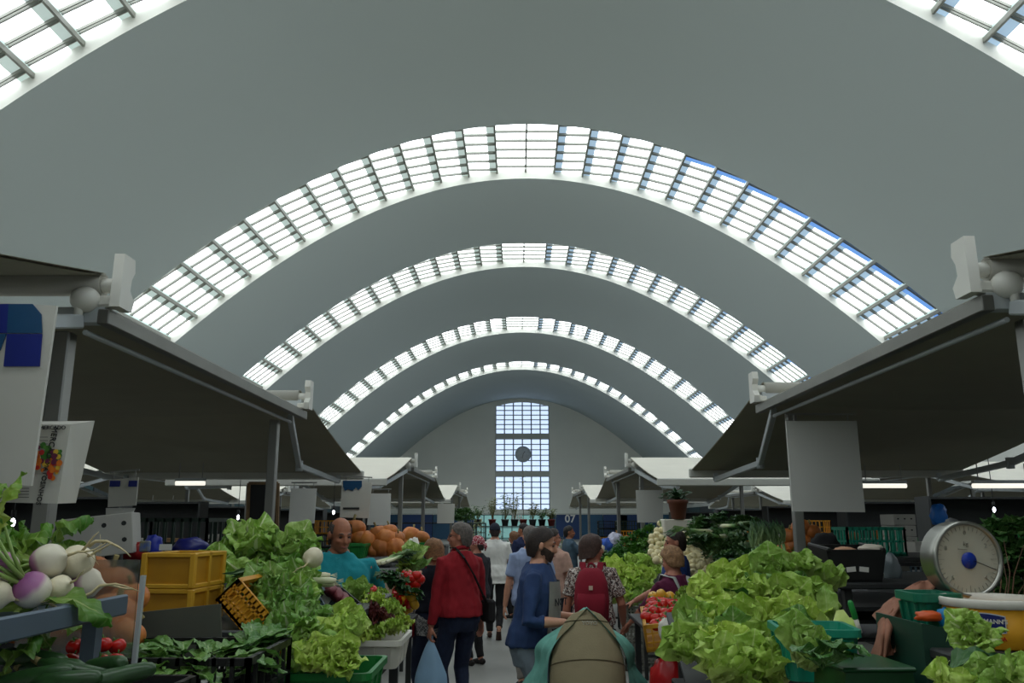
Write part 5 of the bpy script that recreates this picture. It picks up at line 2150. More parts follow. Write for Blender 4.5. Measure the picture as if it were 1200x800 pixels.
            strand = .0018 * sin(az * 40 + 6 * noise.noise(V((az, z * 10, seed))))
            rxx, ryy = .074 + th + lump + strand, .094 + th + lump + strand
            return hp(rxx * e * sin(az), -.012 + ryy * e * cos(az), .025 + z + (lump if v < .9 else 0))
        m.grid(lambda u, v: hf(u, min(v / .88, 1)) if v <= .88 else hf(u, 1).lerp(hp(0, -.012, .0), .18 * (v - .88) / .12 * 1.4), nu, nv)
        m.build('hair', hair_m, t)
    # ---- face details
    m = MB()
    for s in (-1, 1):
        m.lathe([(max(1e-3, .0105 * sin(pi * i / 6)), -.0105 * cos(pi * i / 6)) for i in range(7)], 10, Hm @ T(s * .031, .076, .115 + .002) @ Matrix.Diagonal((1.2, .8, .7, 1)))
    m.build('eyes', mat('eye_dark', (58, 44, 38), .2, var=.2), t)
    m = MB()
    m.smooth = True
    for s in (-1, 1):
        m.tube([hp(s * .014, .088, .024), hp(s * .03, .086, .029), hp(s * .047, .072, .024)], [.0028 * k, .004 * k, .002 * k], 6)
    m.build('eyebrows', hair_m or cloth('brow', (70, 56, 46)), t)
    m = MB()
    m.smooth = True
    m.tube([hp(-.022, .083, -.064), hp(0, .0985, -.064), hp(.022, .083, -.064)], [.002 * k, .005 * k, .002 * k], 8)
    m.build('lips', mat('lip', (164, 92, 84), .4, var=.08), t)
    if beard:
        m = MB()
        m.smooth = True

        def bf(u, v):
            a = (u - .5) * 3.9
            z = -.012 - .032 * max(0, cos(a)) - .072 * v
            return hp(.068 * sin(a) * (1 - .35 * v * v), .018 + .076 * cos(a) * (1 - .22 * v * v), z + .0 * v)
        m.grid(bf, 20, 8)
        m.grid(lambda u, v: bf(1 - u, v).lerp(hp(0, .0, -.07), .2), 20, 8)
        m.build('beard', beard, t)
    if glasses:
        m = MB()
        for s in (-1, 1):
            m.tube([hp(s * .034 + .021 * cos(a), .094, .0 + .016 * sin(a)) for a in [2 * pi * i / 14 for i in range(15)]], .0018 * k, 5, cap=False)
            m.tube([hp(s * .055, .092, .005), hp(s * .078, .04, .008), hp(s * .082, -.012, .0)], .0018 * k, 5)
        m.tube([hp(-.013, .096, .004), hp(.013, .096, .004)], .0018 * k, 5)
        m.build('glasses', mat('glasses_dark', (30, 28, 28), .3), t)
    if extra:
        extra(t, k, hp, B, arms, Hm)
    return t, dict(k=k, hp=hp, B=B, arms=arms, M=Matrix.Translation((X, Y, 0)) @ rz(radians(face)))


brown_h = mat('hair_dark_brown', (44, 32, 26), .6, var=.4, scale=55, bump=.35, bscale=150)
black_h = mat('hair_black', (30, 26, 26), .6, var=.4, scale=55, bump=.35, bscale=150)
grey_h = mat('hair_grey', (98, 90, 84), .65, var=.4, scale=55, bump=.35, bscale=150)
blond_h = mat('hair_ash_blond', (150, 112, 76), .65, var=.4, scale=55, bump=.35, bscale=150)
red_h = mat('hair_light_brown', (122, 84, 54), .65, var=.4, scale=55, bump=.35, bscale=150)
jeans = cloth('jeans', (34, 44, 70), .15, 30)
blackc = cloth('black', (24, 24, 27))


def strap(mb, pts, w=.02, t_=.006):
    for a, b in zip(pts[:-1], pts[1:]):
        mb.bar(a, b, w, t_)


# man in the red jumper, with a carrier bag and a shoulder bag
def red_extra(t, k, hp, B, arms, Hm):
    m = MB()
    m.smooth = True
    m.tube([B((-.062, .02, 1.475)), B((-.05, -.05, 1.50)), B((0, -.075, 1.51)), B((.05, -.05, 1.50)), B((.062, .02, 1.475))], .018 * k, 8)
    m.build('collar', cloth('dark_red', (150, 22, 34)), t)


red_man, rd = person('man in red zip jumper and dark jeans seen from behind, carrying a pale blue bag', 539, 7.4, 612, 34, 46, 0, top_m=cloth('dark_red', (150, 22, 34)), sleeve='long', bot_m=jeans, hair_m=grey_h, hair='short',
                     skin=SKIN_D, wide=1.02, belly=.04, glasses=True, lh=(-.27, .02, .80), rh=(.29, .10, .86), vox=.009, lh_curl=1.0, extra=red_extra, hem=.93)
Mw = rd['M']
k = rd['k']
t = thing('shoulder_bag', 'black shoulder bag at the right hip of the man in red', 'bag', Mw @ V((.20 * k, -.1, .9 * k)))
m = MB()
Bq = rd['B']
m.box(Mw @ (V((.265, -.06, .96)) * k), (.07, .17, .19), Euler((0, 0, radians(34))).to_matrix(), .02)
m.build('pouch', cloth('bag_black', (26, 25, 26)), t, True)
m = MB()
strap(m, [Mw @ p for p in (Bq((-.055, .06, 1.50)), Bq((-.07, -.05, 1.505)), Bq((-.03, -.135, 1.42)), Bq((.06, -.158, 1.27)), Bq((.15, -.16, 1.1)), Bq((.23, -.10, 1.02)))], .028, .008)
m.build('strap', MATS['cloth_bag_black'], t, True)
w = Mw @ (rd['arms'][-1][2] + V((0, 0, -.10)))
m = MB()
m.smooth = True


def bagf(u, v):
    a = 2 * pi * u
    r = (.012 + .11 * min(1, v * 1.5) ** .8) * (1 + .16 * sin(5 * a + 2 * v) * v)
    return V((w.x + r * 1.05 * cos(a), w.y + r * .55 * sin(a), w.z - .42 * v - (.0 if v < 1 else 0)))


m.grid(bagf, 28, 14)
m.face([len(m.v) - 29 + i for i in range(28)])
m.tube([w + V((-.012, 0, .0)), w + V((-.014, 0, .02)), w + V((0, 0, .035)), w + V((.014, 0, .02)), w + V((.012, 0, 0))], .008, 6)
tag(m.build('carrier_bag', mat('bag_pale_blue', (158, 196, 226), .35, var=.06, scale=6)), 'pale blue carrier bag hanging from the left hand of the man in red', 'bag')

# woman beside him
blw, bd = person('woman with tawny hair and navy waistcoat left of the man in red', 509, 7.75, 632, 30, 20, -6, top_m=cloth('navy_vest', (22, 26, 40)), sleeve='none', bot_m=cloth('dark_jeans', (38, 46, 70)), hair_m=mat('hair_tawny', (132, 92, 58), .65, var=.4, scale=55, bump=.35, bscale=150), hair='bob',
                 wide=.98, hem=.98, extra=None)
Mb = bd['M']
kb = bd['k']
m = MB()
m.smooth = True
for s in (-1, 1):
    S, e, w_ = bd['arms'][s]
    m.tube([S, S.lerp(e, .5), e, e.lerp(w_, .6)], [.058 * kb, .054 * kb, .05 * kb, .042 * kb], 10)
loft(m, [(0, -.01, .80 * kb, .178 * kb, .14 * kb), (0, -.01, .93 * kb, .184 * kb, .144 * kb), (0, 0, 1.0 * kb, .172 * kb, .13 * kb)])
me = remesh(m, .01, 1, .004)
me.materials.append(floral('grey_print', (60, 60, 64), (150, 150, 150), (196, 194, 190)))
link('blouse', me, blw)
m = MB()
p = Mb @ (V((-.22, .06, .86)) * kb)
m.box(p, (.05, .15, .14), Euler((0, 0, radians(30))).to_matrix(), .02)
strap(m, [p + V((0, -.05, .06)), Mb @ bd['B']((-.17, -.03, 1.2)), Mb @ bd['B']((-.1, -.05, 1.46))], .016, .005)
tag(m.build('handbag', mat('leather_red', (150, 20, 34), .4, var=.1)), 'small dark red handbag at the side of the tawny haired woman', 'handbag')


# man in white T-shirt and cap, walking away
def cap_extra(col):
    def f(t, k, hp, B, arms, Hm):
        m = MB()
        m.smooth = True
        m.lathe([(max(.002, .098 * sin(pi / 2 * i / 8)), .105 * cos(pi / 2 * i / 8)) for i in range(9)], 24, Hm @ T(0, -.012, .115 + .028) @ Matrix.Diagonal((.88, 1.08, 1, 1)), cap=False)
        m.lathe([(.098, 0), (.099, -.012), (.09, -.012), (.088, 0)], 24, Hm @ T(0, -.012, .115 + .028) @ Matrix.Diagonal((.88, 1.08, 1, 1)), cap=False)
        m.grid(lambda u, v: hp((u - .5) * .15 * (1 - .25 * v), .075 + v * .075 * (1 - .6 * (2 * u - 1) ** 2), .03 - .012 * v - .02 * (2 * u - 1) ** 2), 8, 4)
        m.build('cap', col, t)
    return f


person('man in white T-shirt, black trousers and dark cap walking away', 580, 12.9, 613, 3, 0, 0, top_m=cloth('white', (232, 230, 224), .03), sleeve='short', bot_m=blackc, hair_m=brown_h, hair='crop', wide=1.12,
       feet=[(-.07, .16, 0, 0), (.06, -.26, .10, -55)], rh=(.29, .1, .78), lh=(-.27, -.06, .80), hem=.82, extra=cap_extra(cloth('cap_navy', (26, 32, 48))), shoe_m=cloth('brown_shoe', (70, 48, 40)))

# bearded man with the stroller
def bearded_extra(t, k, hp, B, arms, Hm):
    m = MB()
    m.smooth = True
    m.grid(lambda u, v: B(((.224 - .03 * v * v) * sin((u - .5) * 1.7), -.002 + (.186 - .034 * v * v) * cos((u - .5) * 1.7), 1.0 + .37 * v)), 14, 8)
    m.build('shirt_front', cloth('grey_tee', (150, 148, 140)), t)
    lettering('NOT', .07 * k, Matrix.Translation(B((.075, .182, 1.24))) @ rz(-.45) @ rz(pi) @ rx(pi / 2), cloth('print', (50, 50, 54)), t, 'print')


bm, bdm = person('bearded man in blue jumper and grey shorts holding the stroller', 623, 5.8, 617, -100, 14, -2, top_m=cloth('steel_blue', (44, 66, 108)), sleeve='threequarter', bot_m=cloth('grey_shorts', (128, 142, 152)), bottom='shorts', lean=-.11, hair_m=brown_h, hair='short',
                 beard=mat('beard_brown', (74, 58, 50), .8, var=.3, scale=60), skin=SKIN, wide=1.06, belly=.02, lh=(-.15, .28, 1.10), rh=(.20, .26, 1.10), vox=.009, extra=bearded_extra, hem=.90)


# woman with the red backpack
def flor_extra(t, k, hp, B, arms, Hm):
    m = MB()
    m.tube([hp(s * .085, .02 - .05 * abs(s) ** 0, .06 + .03 * (1 - abs(s))) for s in (-1, -.8, -.4, 0, .4, .8, 1)], .0035, 6)
    m.build('sunglasses_on_head', mat('glasses_gold', (170, 140, 90), .3, .6), t)


bw, bwd = person('woman with brown hair and floral dress wearing the red backpack', 693, 7.3, 627, -8, -70, 0, top_m=floral('floral_dress', (46, 44, 48), (150, 120, 110), (216, 210, 202)), sleeve='short', bot_m=MATS['cloth_floral_dress'] if 'cloth_floral_dress' in MATS else None, bottom='skirt',
                 hair_m=mat('hair_chestnut', (70, 48, 40), .6, var=.4, scale=55, bump=.35, bscale=150), hair='bob', skin=SKIN_D, wide=1.04, lh=(-.28, .05, .84), rh=(.27, .16, .92), hem=.88, extra=flor_extra)
Mk = bwd['M']
kk = bwd['k']
t = thing('backpack', 'dark red backpack worn by the woman in the floral dress', 'backpack', Mk @ V((0, -.2, 1.0)))
rm = cloth('backpack_red', (134, 18, 40))
m = MB()
m.smooth = True
loft(m, [(0, -.20, .94, .12, .05), (0, -.215, .97, .15, .09), (0, -.215, 1.17, .158, .10), (0, -.205, 1.31, .145, .09), (0, -.19, 1.40, .11, .06), (0, -.18, 1.435, .06, .03)], 24, 2.6)
for i in range(len(m.v)):
    m.v[i] = Mk @ (m.v[i] * kk)
me = m.build('pack_body', rm, t, True)
m = MB()
m.smooth = True
loft(m, [(0, -.285, .985, .115, .03), (0, -.30, 1.0, .128, .04), (0, -.30, 1.16, .13, .04), (0, -.285, 1.22, .12, .02)], 20, 3)
for i in range(len(m.v)):
    m.v[i] = Mk @ (m.v[i] * kk)
m.build('front_pocket', rm, t, True)
for s in (-1, 1):
    m = MB()
    strap(m, [Mk @ (V(p) * kk) for p in ((s * .07, -.16, 1.41), (s * .085, -.09, 1.475), (s * .095, .04, 1.47), (s * .11, .13, 1.36), (s * .14, .12, 1.15), (s * .16, -.02, 1.02), (s * .12, -.17, .97))], .05, .014)
    m.build('shoulder_strap', rm, t, True)
m = MB()
m.box(Mk @ (V((0, -.318, 1.27)) * kk), (.032, .006, .034), Euler((0, 0, radians(-8))).to_matrix())
m.build('badge', cloth('badge_cream', (206, 180, 160)), t, True)
m = MB()
m.tube([Mk @ (V((.03 * cos(a), -.17, 1.44 + .035 * sin(a))) * kk) for a in [pi * i / 8 for i in range(9)]], .008, 6)
m.build('grab_handle', rm, t, True)

# others
person('person with short dark hair and glasses in a pale pink T-shirt', 648, 10.4, 619, -35, -38, 0, top_m=cloth('dusty_pink', (190, 152, 136), .12, 24), sleeve='short', bot_m=cloth('dark_slate', (40, 46, 58)), hair_m=brown_h, hair='short', skin=SKIN_D, wide=1.08, belly=.05, glasses=True, lh=(-.2, .25, .95), rh=(.3, .05, .8))
person('person in pale blue shirt partly hidden behind the bearded man', 621, 9.2, 616, 8, 10, 0, top_m=cloth('pale_blue', (150, 166, 200)), sleeve='short', bot_m=cloth('stone', (120, 116, 108)), hair_m=grey_h, hair='short', wide=1.1)
person('man with dark hair in a navy T-shirt further down the aisle', 613, 15.0, 613, 35, 25, 0, top_m=cloth('navy', (28, 38, 74)), sleeve='short', bot_m=cloth('dark_jeans', (38, 46, 70)), hair_m=black_h, hair='short', skin=SKIN_T)
person('brown haired woman in dark top beside the navy T-shirt man', 602, 15.6, 623, 60, 15, 0, top_m=cloth('dark_olive', (44, 48, 44)), sleeve='elbow', bot_m=blackc, hair_m=red_h, hair='bob', skin=SKIN_D)


def scarf(t, k, hp, B, arms, Hm):
    m = MB()
    m.smooth = True
    m.lathe([(max(.002, .1 * sin(pi / 2 * i / 8)), .106 * cos(pi / 2 * i / 8)) for i in range(9)] + [(.098, -.02)], 24, Hm @ T(0, -.012, .115 + .015) @ Matrix.Diagonal((.9, 1.06, 1, 1)), cap=False)
    m.tube([hp(0, -.11, -.0), hp(0, -.13, -.04), hp(.01, -.12, -.09)], [.03, .02, .008], 8)
    m.build('headscarf', floral('red_scarf', (220, 190, 190), (150, 30, 50), (140, 22, 44)), t)


person('person in dark jacket wearing a red patterned headscarf', 559, 10.6, 627, 40, 35, 0, top_m=cloth('dark_jacket', (40, 40, 46)), sleeve='long', bot_m=blackc, hair_m=brown_h, hair='thin', skin=SKIN_D, extra=scarf)
person('person with dark hair in grey blue top far along the aisle right', 667, 15.5, 616, -70, -20, 0, top_m=cloth('grey_blue', (70, 92, 108)), sleeve='short', bot_m=cloth('dark_slate', (40, 46, 58)), hair_m=black_h, hair='short', skin=SKIN_T, lh=(-.15, .4, 1.2), rh=(.15, .4, 1.25))
person('bald sunburnt person behind the parsley mound by the post', 734, 13.9, 627, 20, 30, 0, top_m=cloth('grey_top', (90, 88, 96)), sleeve='long', bot_m=blackc, hair='none', skin=skin_mat('skin_sunburnt', (190, 104, 70)))

# stallholders
def polo(t, k, hp, B, arms, Hm):
    m = MB()
    m.smooth = True
    m.tube([B((0, .075, 1.43)), B((-.065, .03, 1.475)), B((-.05, -.05, 1.50)), B((0, -.075, 1.51)), B((.05, -.05, 1.50)), B((.065, .03, 1.475)), B((0, .075, 1.43))], .015 * k, 8)
    m.build('collar', cloth('turquoise_edge', (60, 160, 170)), t)


person('balding stallholder in turquoise polo shirt behind the left vegetables', 398, 6.0, 606, 192, 24, -12, top_m=cloth('turquoise', (24, 140, 150)), sleeve='elbow', bot_m=cloth('khaki', (120, 112, 92)), hair_m=grey_h, hair='thin', skin=SKIN_T, wide=1.26, belly=.10,
       lh=(-.30, -.02, 1.0), rh=(.2, .3, 1.08), extra=polo, hem=.9)


def apron(t, k, hp, B, arms, Hm):
    am = cloth('pale_apron', (186, 188, 184))
    m = MB()
    m.smooth = True
    for s in (-1, 1):
        m.tube([B((s * .10, .13, 1.30)), B((s * .10, .06, 1.475)), B((s * .095, -.09, 1.455)), B((s * .05, -.138, 1.32)), B((-s * .05, -.142, 1.15))], [(.026 * k, .006 * k)] * 5, 8, ref=(1, 0, 0))
    m.grid(lambda u, v: B(((.19 - .05 * v) * sin((u - .5) * 3.4), .005 + (.148 - .01 * v) * cos((u - .5) * 3.4), .72 + .62 * v)), 16, 8)
    m.grid(lambda u, v: B(((.18 - .05 * v) * sin((.5 - u) * 3.4), .005 + (.138 - .01 * v) * cos((u - .5) * 3.4), .72 + .62 * v)), 16, 8)
    m.build('apron', am, t)


person('woman with short fair curls, plum jumper and pale apron at the tomatoes', 787, 6.9, 641, 38, 2, -10, top_m=cloth('plum', (92, 22, 58)), sleeve='elbow', bot_m=blackc, hair_m=blond_h, hair='curly', skin=SKIN_D, wide=1.08, belly=.06, lh=(-.16, .42, 1.02), rh=(.14, .44, 1.0), extra=apron)
person('dark haired man in sleeveless blue top behind the woman in plum', 791, 8.0, 621, 75, 12, -6, top_m=cloth('royal_blue', (34, 62, 124)), sleeve='none', bot_m=jeans, hair_m=brown_h, hair='short', skin=SKIN_D, wide=1.12, lh=(-.2, .4, 1.05), rh=(.25, .25, .95))
# ------------------------------------------------------------------ stroller, signs, far plants, back stalls
sp_ = at(690, 760, 5.15)
t = thing('stroller', 'beige hooded stroller seen from behind at the lower centre', 'stroller', (sp_.x, 5.25, 0))
ztop = at(690, 717, 5.1).z
beige = cloth('beige_canvas', (150, 138, 108), .05, 14)
wS = sc(44, 5.1)


def hood(u, v, k=1.0):
    """u across the back, v from rim (bottom) to crown: a rounded dome"""
    a = (u - .5) * pi * 1.15
    z0 = .58
    z = z0 + (ztop - z0) * v
    w = wS * k * (1.0 if v < .3 else max(0, 1 - ((v - .3) / .7) ** 2.0) ** .5)
    return V((sp_.x + w * sin(a), 5.25 - .17 * k * cos(a) * (.75 + .4 * (1 - v)) * max(.12, (1 - v ** 3)) + .05 * v, z))


m = MB()
m.smooth = True
m.grid(hood, 28, 20)
m.grid(lambda u, v: hood(1 - u, v, .97), 28, 20)
m.build('hood', beige, t, True)
m = MB()
for v0 in (.42, .86):
    m.tube([hood(u, v0 + .13 * sin(pi * u) * (1 if v0 < .6 else .3)) + V((0, -.004, 0)) for u in [i / 24 for i in range(2, 23)]], .0035, 5)
m.build('hood_seam', cloth('seam_brown', (112, 102, 78)), t, True)
lettering('YOYO', .032, Matrix.Translation(hood(.5, .87) - t.location + V((0.015, -.012, 0))) @ rx(pi / 2 + .35), white_p, t, 'lettering', .0008)
m = MB()
m.smooth = True
m.grid(lambda u, v: V((sp_.x + (u - .5) * .34, 5.28 + .10 * sin(pi * u) + .16 * v - .12, .38 + .5 * v)), 8, 6)
m.grid(lambda u, v: V((sp_.x + (.5 - u) * .34, 5.26 + .10 * sin(pi * u) + .16 * v - .12, .38 + .5 * v)), 8, 6)
m.build('seat', blackc, t, True)
for s in (-1, 1):
    m = MB()
    m.tube([(sp_.x + s * .2, 5.05, .10), (sp_.x + s * .21, 5.2, .45), (sp_.x + s * .22, 5.42, .8), (sp_.x + s * .2, 5.5, 1.02)], .011, 8)
    m.tube([(sp_.x + s * .2, 5.5, .10), (sp_.x + s * .21, 5.3, .5)], .011, 8)
    m.build('frame_tube', alu, t, True)
    for y in (5.05, 5.5):
        m = MB()
        m.lathe([(.03, -.016), (.07, -.018), (.075, 0), (.07, .018), (.03, .016)], 18, T(sp_.x + s * .22, y, .076) @ ry(pi / 2))
        m.build('wheel', mat('rubber_black', (28, 28, 28), .7), t, True)
m = MB()
m.tube([(sp_.x - .2, 5.5, 1.02), (sp_.x - .1, 5.52, 1.04), (sp_.x + .1, 5.52, 1.04), (sp_.x + .2, 5.5, 1.02)], .014, 8)
m.build('handlebar', blackc, t, True)

# muslin cloth over the hood
mint = cloth('mint_muslin', (110, 176, 160), .12, 9, col2=(120, 186, 172))
m = MB()
m.smooth = True


def musl(u, v):
    """drape from the left hem over the crown to the right hem; v runs from the front fold to the back"""
    s = (u - .5) * 2
    e = abs(s)
    vv = max(0.0, 1 - e ** 1.35)
    b = hood(.5 + .435 * (1 if s > 0 else -1) * min(1, e * 1.5), vv, 1.03)
    out = (.012 + .14 * v * (.25 + .75 * e)) * (1 if s > 0 else -1) * min(1, e * 2.5)
    p = b + V((out * (1 + .25 * sin(e * 17)), -.012 + .26 * v, .008 - .05 * e * v - .03 * v * max(0, 1 - e * 3)))
    return p + V((.006 * sin(v * 16 + s * 5), .008 * sin(s * 30), .005 * sin(v * 13 + s * 9)))


m.grid(musl, 60, 16)
m.grid(lambda u, v: musl(1 - u, v) + V((0, .002, -.005)), 60, 16)
tag(m.build('muslin_cloth', mint), 'mint green muslin cloth draped over the stroller hood', 'cloth')

# ---- hanging panels and signs
tile_b = mat('tile_deep_blue', (16, 36, 128), .5, var=.1)
tile_t = mat('tile_teal_blue', (14, 74, 116), .5, var=.1)
sign_w = mat('sign_white', (206, 204, 194), .55, var=.02)
sign_g = mat('sign_grey', (214, 214, 208), .5, .0, var=.05, scale=2)


def panel(name, label, pts, Y, mm, th=.012, cat='sign', parent_z=None, hang=True):
    """thin hanging board through four picture points (tl, tr, br, bl) at distance Y"""
    P = [at(x, y, Y) for x, y in pts]
    c = (P[0] + P[1]) / 2
    t = thing(name, label, cat, c)
    m = MB()
    n = len(m.v)
    for dy in (0, th):
        m.v += [p + V((0, dy, 0)) for p in P]
    m.face((n, n + 3, n + 2, n + 1))
    m.face((n + 4, n + 5, n + 6, n + 7))
    for i in range(4):
        j = (i + 1) % 4
        m.face((n + i, n + j, n + 4 + j, n + 4 + i))
    m.build('board', mm, t, True)
    if hang:
        m = MB()
        for p in (P[0].lerp(P[1], .12), P[0].lerp(P[1], .88)):
            m.bar(p + V((0, th / 2, -.02)), p + V((0, th / 2, .05)), .006, .006, (0, 1, 0))
        m.bar(P[0] + V((0, th / 2, .05)), P[1] + V((0, th / 2, .05)), .012, .012)
        m.build('hanger', alu, t, True)
    return t, P


t, P = panel('hanging_sign', 'large white hanging sign with blue tile motif at far left', [(-60, 352), (66, 358), (36, 569), (-80, 569)], 2.6, sign_w, hang=False)
for pts, mm in (([(-60, 356), (10, 356), (8, 390), (-60, 390)], tile_b), ([(10, 356), (38, 356), (48, 368), (49, 390), (8, 390)], tile_t),
                ([(8, 391), (49, 391), (46, 429), (4, 429)], tile_b), ([(-60, 391), (7, 391), (0, 410), (-14, 420), (-60, 420)], tile_t)):
    m = MB()
    q = [at(x, y, 2.594) for x, y in pts]
    n = len(q)
    m.v = q + [p + V((0, .004, 0)) for p in q]
    m.face(list(range(n))[::-1])
    for i in range(n):
        m.face((i, (i + 1) % n, n + (i + 1) % n, n + i))
    m.build('tile_motif', mm, t, True)

# paper bag poster with the vegetable picture
t = thing('poster_box', 'white poster with a vegetable picture hanging beside the left post', 'poster', at(60, 495, 2.75))
F = [at(-6, 497, 2.72), at(83, 497, 2.72), at(67, 590, 2.72), at(-14, 588, 2.72)]
Bk = [at(-6, 494, 2.98), at(111, 493, 2.98), at(89, 589, 2.98), at(-14, 588, 2.98)]
m = MB()
m.v = F + Bk
for f in ((0, 3, 2, 1), (1, 2, 6, 5), (4, 5, 6, 7), (0, 1, 5, 4), (3, 7, 6, 2), (0, 4, 7, 3)):
    m.face(f)
m.build('box', sign_w, t, True)
q_ = random.Random(2)
pic = MB()
cols = [(60, 120, 40), (90, 150, 60), (196, 40, 36), (226, 120, 30), (230, 190, 60), (232, 228, 206), (110, 40, 70)]
pm = [mat('print_%d' % i, c, .6, var=.15, scale=60) for i, c in enumerate(cols)]
for i in range(90):
    a, r = q_.uniform(0, 6.28), sqrt(q_.random())
    x, y = 50 + 22 * r * cos(a), 543 + 21 * r * sin(a)
    if i < 34:
        y = 532 + 12 * r * sin(a)
    pic.cur = q_.choice((0, 1)) if i < 34 else q_.choice((2, 3, 4, 2, 3, 6))
    if i in (40, 41):
        x, y, pic.cur = 39 + (i - 40) * 2, 536, 5
    c = at(x, y, 2.717 - .00004 * i)
    rr = sc(q_.uniform(2.2, 4.5) if i not in (40, 41) else 7, 2.7)
    n = len(pic.v)
    for j in range(9):
        b = 2 * pi * j / 9
        pic.v.append(c + V((rr * cos(b), 0, rr * sin(b))))
    pic.face([n + j for j in range(9)][::-1])
pic.build('picture', pm, t, True)
ink = mat('print_black', (44, 44, 44), .6)
txt = MB()
for j in range(5):
    a, b = at(22 + j, 512 + 4 * j, 2.717), at(56, 512 + 4 * j, 2.717)
    txt.bar(a, b, .001, .0015)
for j in range(4):
    a, b = at(8, 572 + 3.5 * j, 2.717), at(34, 572 + 3.5 * j, 2.717)
    txt.bar(a, b, .001, .0018)
txt.build('small_print', ink, t, True)
for s_, size, x, y, ang in (('O SEU MERCADO', .018, 52, 501, 0), ('MERCADO', .026, 60, 522, -pi / 2 - .1), ('MATOSINHOS', .022, 50, 566, -pi / 2 - .1)):
    p = at(x, y, 2.716)
    lettering(s_, size, Matrix.Translation(p - t.location) @ rx(pi / 2) @ rz(ang), ink, t, 'lettering')

panel('blank_sign', 'big blank grey panel hung beside the right aisle post', [(921, 493), (1004, 493), (1014, 600), (929, 599)], 6.05, sign_g, cat='sign')
panel('blank_sign', 'grey panel hanging over the right aisle edge beyond the big one', [(745, 574), (777, 574), (777, 612), (747, 612)], 13.3, sign_g, cat='sign')
t, P = panel('hanging_sign', 'white hanging sign with torn blue top near the stallholder', [(401, 563), (436, 565), (432, 607), (398, 606)], 8.7, sign_w)
m = MB()
q = [at(x, y, 8.69) for x, y in ((402, 563), (424, 563), (424, 570), (420, 574), (417, 571), (413, 575), (408, 573), (404, 575), (402, 570))]
m.v = q + [p + V((0, .005, 0)) for p in q]
n = len(q)
m.face(list(range(n))[::-1])
for i in range(n):
    m.face((i, (i + 1) % n, n + (i + 1) % n, n + i))
m.build('blue_motif', tile_t, t, True)
m = MB()
a, b = at(402, 595.5, 8.69), at(421, 595.5, 8.69)
m.bar(a, b, .004, .02)
m.build('text_line', ink, t, True)
panel('blank_sign', 'blank grey panel behind the sign with torn blue top', [(434, 578), (458, 578), (457, 615), (430, 615)], 9.6, sign_g, cat='sign')
panel('blank_sign', 'blank pale panel hanging behind the second left post', [(341, 572), (371, 572), (368, 613), (338, 613)], 7.4, sign_g, cat='sign')
t, P = panel('hanging_sign', 'white hanging sign with blue squares behind the white poster', [(128, 562), (162, 559), (159, 592), (126, 594)], 5.6, sign_w)
for x0, x1 in ((129, 140), (151, 160)):
    m = MB()
    a, b = at(x0, 563, 5.59), at(x1, 570, 5.59)
    m.box(((a.x + b.x) / 2, 5.592, (a.z + b.z) / 2), (b.x - a.x, .006, a.z - b.z))
    m.build('blue_motif', tile_b, t, True)
panel('blank_sign', 'pale lower panel under the sign with blue squares', [(124, 595), (158, 595), (152, 608), (124, 608)], 5.7, sign_g, cat='sign', hang=False)
panel('hanging_sign', 'pale hanging sign far along the left aisle edge', [(513, 590), (533, 590), (532, 613), (512, 613)], 17.6, sign_w)
t, P = panel('blackboard', 'tall black board standing behind the second left post', [(292, 566), (326, 566), (324, 655), (289, 655)], 7.0, mat('board_black', (22, 24, 26), .5), th=.03, cat='blackboard', hang=False)
m = MB()
for a, b in ((0, 3), (1, 2), (0, 1)):
    m.bar(P[a] - V((0, .005, 0)), P[b] - V((0, .005, 0)), .025, .025, (0, 1, 0))
m.build('frame', wood_m, t, True)

# led tubes under the roofs; right stall pair: daylit awning bars given a glow
led = mat('tube_or_lit_bar_glow', (240, 240, 236), .4, emit=(250, 246, 232), estr=.75)
for i, (x, y, x2, Y, w_) in enumerate(((206, 566, 240, 8.2, 'left stall behind the blackboard'), (1010, 569, 1062, 8.2, 'right stall above the cartons, imitating a lit awning bar'), (1140, 569, 1210, 7.6, 'right stall behind the scale, imitating a lit awning bar'), (175, 595, 205, 13.5, 'outer left row near the wall'), (945, 597, 958, 14, 'outer right row near the wall'))):
    a, b = at(x, y, Y), at(x2, y, Y)
    t = thing('tube_or_lit_bar', 'white tube light under the roof of the %s' % w_, 'light', (a + b) / 2)
    m = MB()
    m.tube([a, b], .022, 8)
    m.build('tube', led, t, True)
    m = MB()
    m.bar(a + V((0, 0, .035)), b + V((0, 0, .035)), .05, .03)
    m.build('housing', alu_l, t, True)
    m = MB()
    for p in (a.lerp(b, .1), a.lerp(b, .9)):
        m.bar(p + V((0, 0, .05)), p + V((0, 0, .2)), .008, .008, (0, 1, 0))
    m.build('hanger', alu, t, True)
for i, (x, y, Y) in enumerate(((15, 612, 5.5), (59, 604, 6.2), (279, 606, 9.5), (391, 600, 10.5), (1165, 597, 9.0))):
    c = at(x, y, Y)
    t = thing('hanging_lamp', 'small bright lamp bulb hanging in the dark back stalls, %s from the left' % ORD[i], 'lamp', c)
    m = MB()
    m.smooth = True
    m.ball(c, (.015, .015, .028), 10, 8)
    m.build('bulb', mat('bulb_white', (255, 255, 255), .3, emit=(235, 238, 255), estr=6), t, True)
    m = MB()
    m.tube([c + V((0, 0, .03)), c + V((0, 0, .08))], .016, 8)
    m.bar(c + V((0, 0, .08)), c + V((0, 0, .6)), .006, .006, (0, 1, 0))
    m.build('cord', dark_m, t, True)

# ---- produce on the left stall beyond the tubs
table('market_table', 'dark table carrying tomatoes and greens beyond the white tub', -1.75, -.80, 5.05, 6.9, .98, dark_m)
q_ = random.Random(77)
bz = lambda Y: .98 + .0 * Y


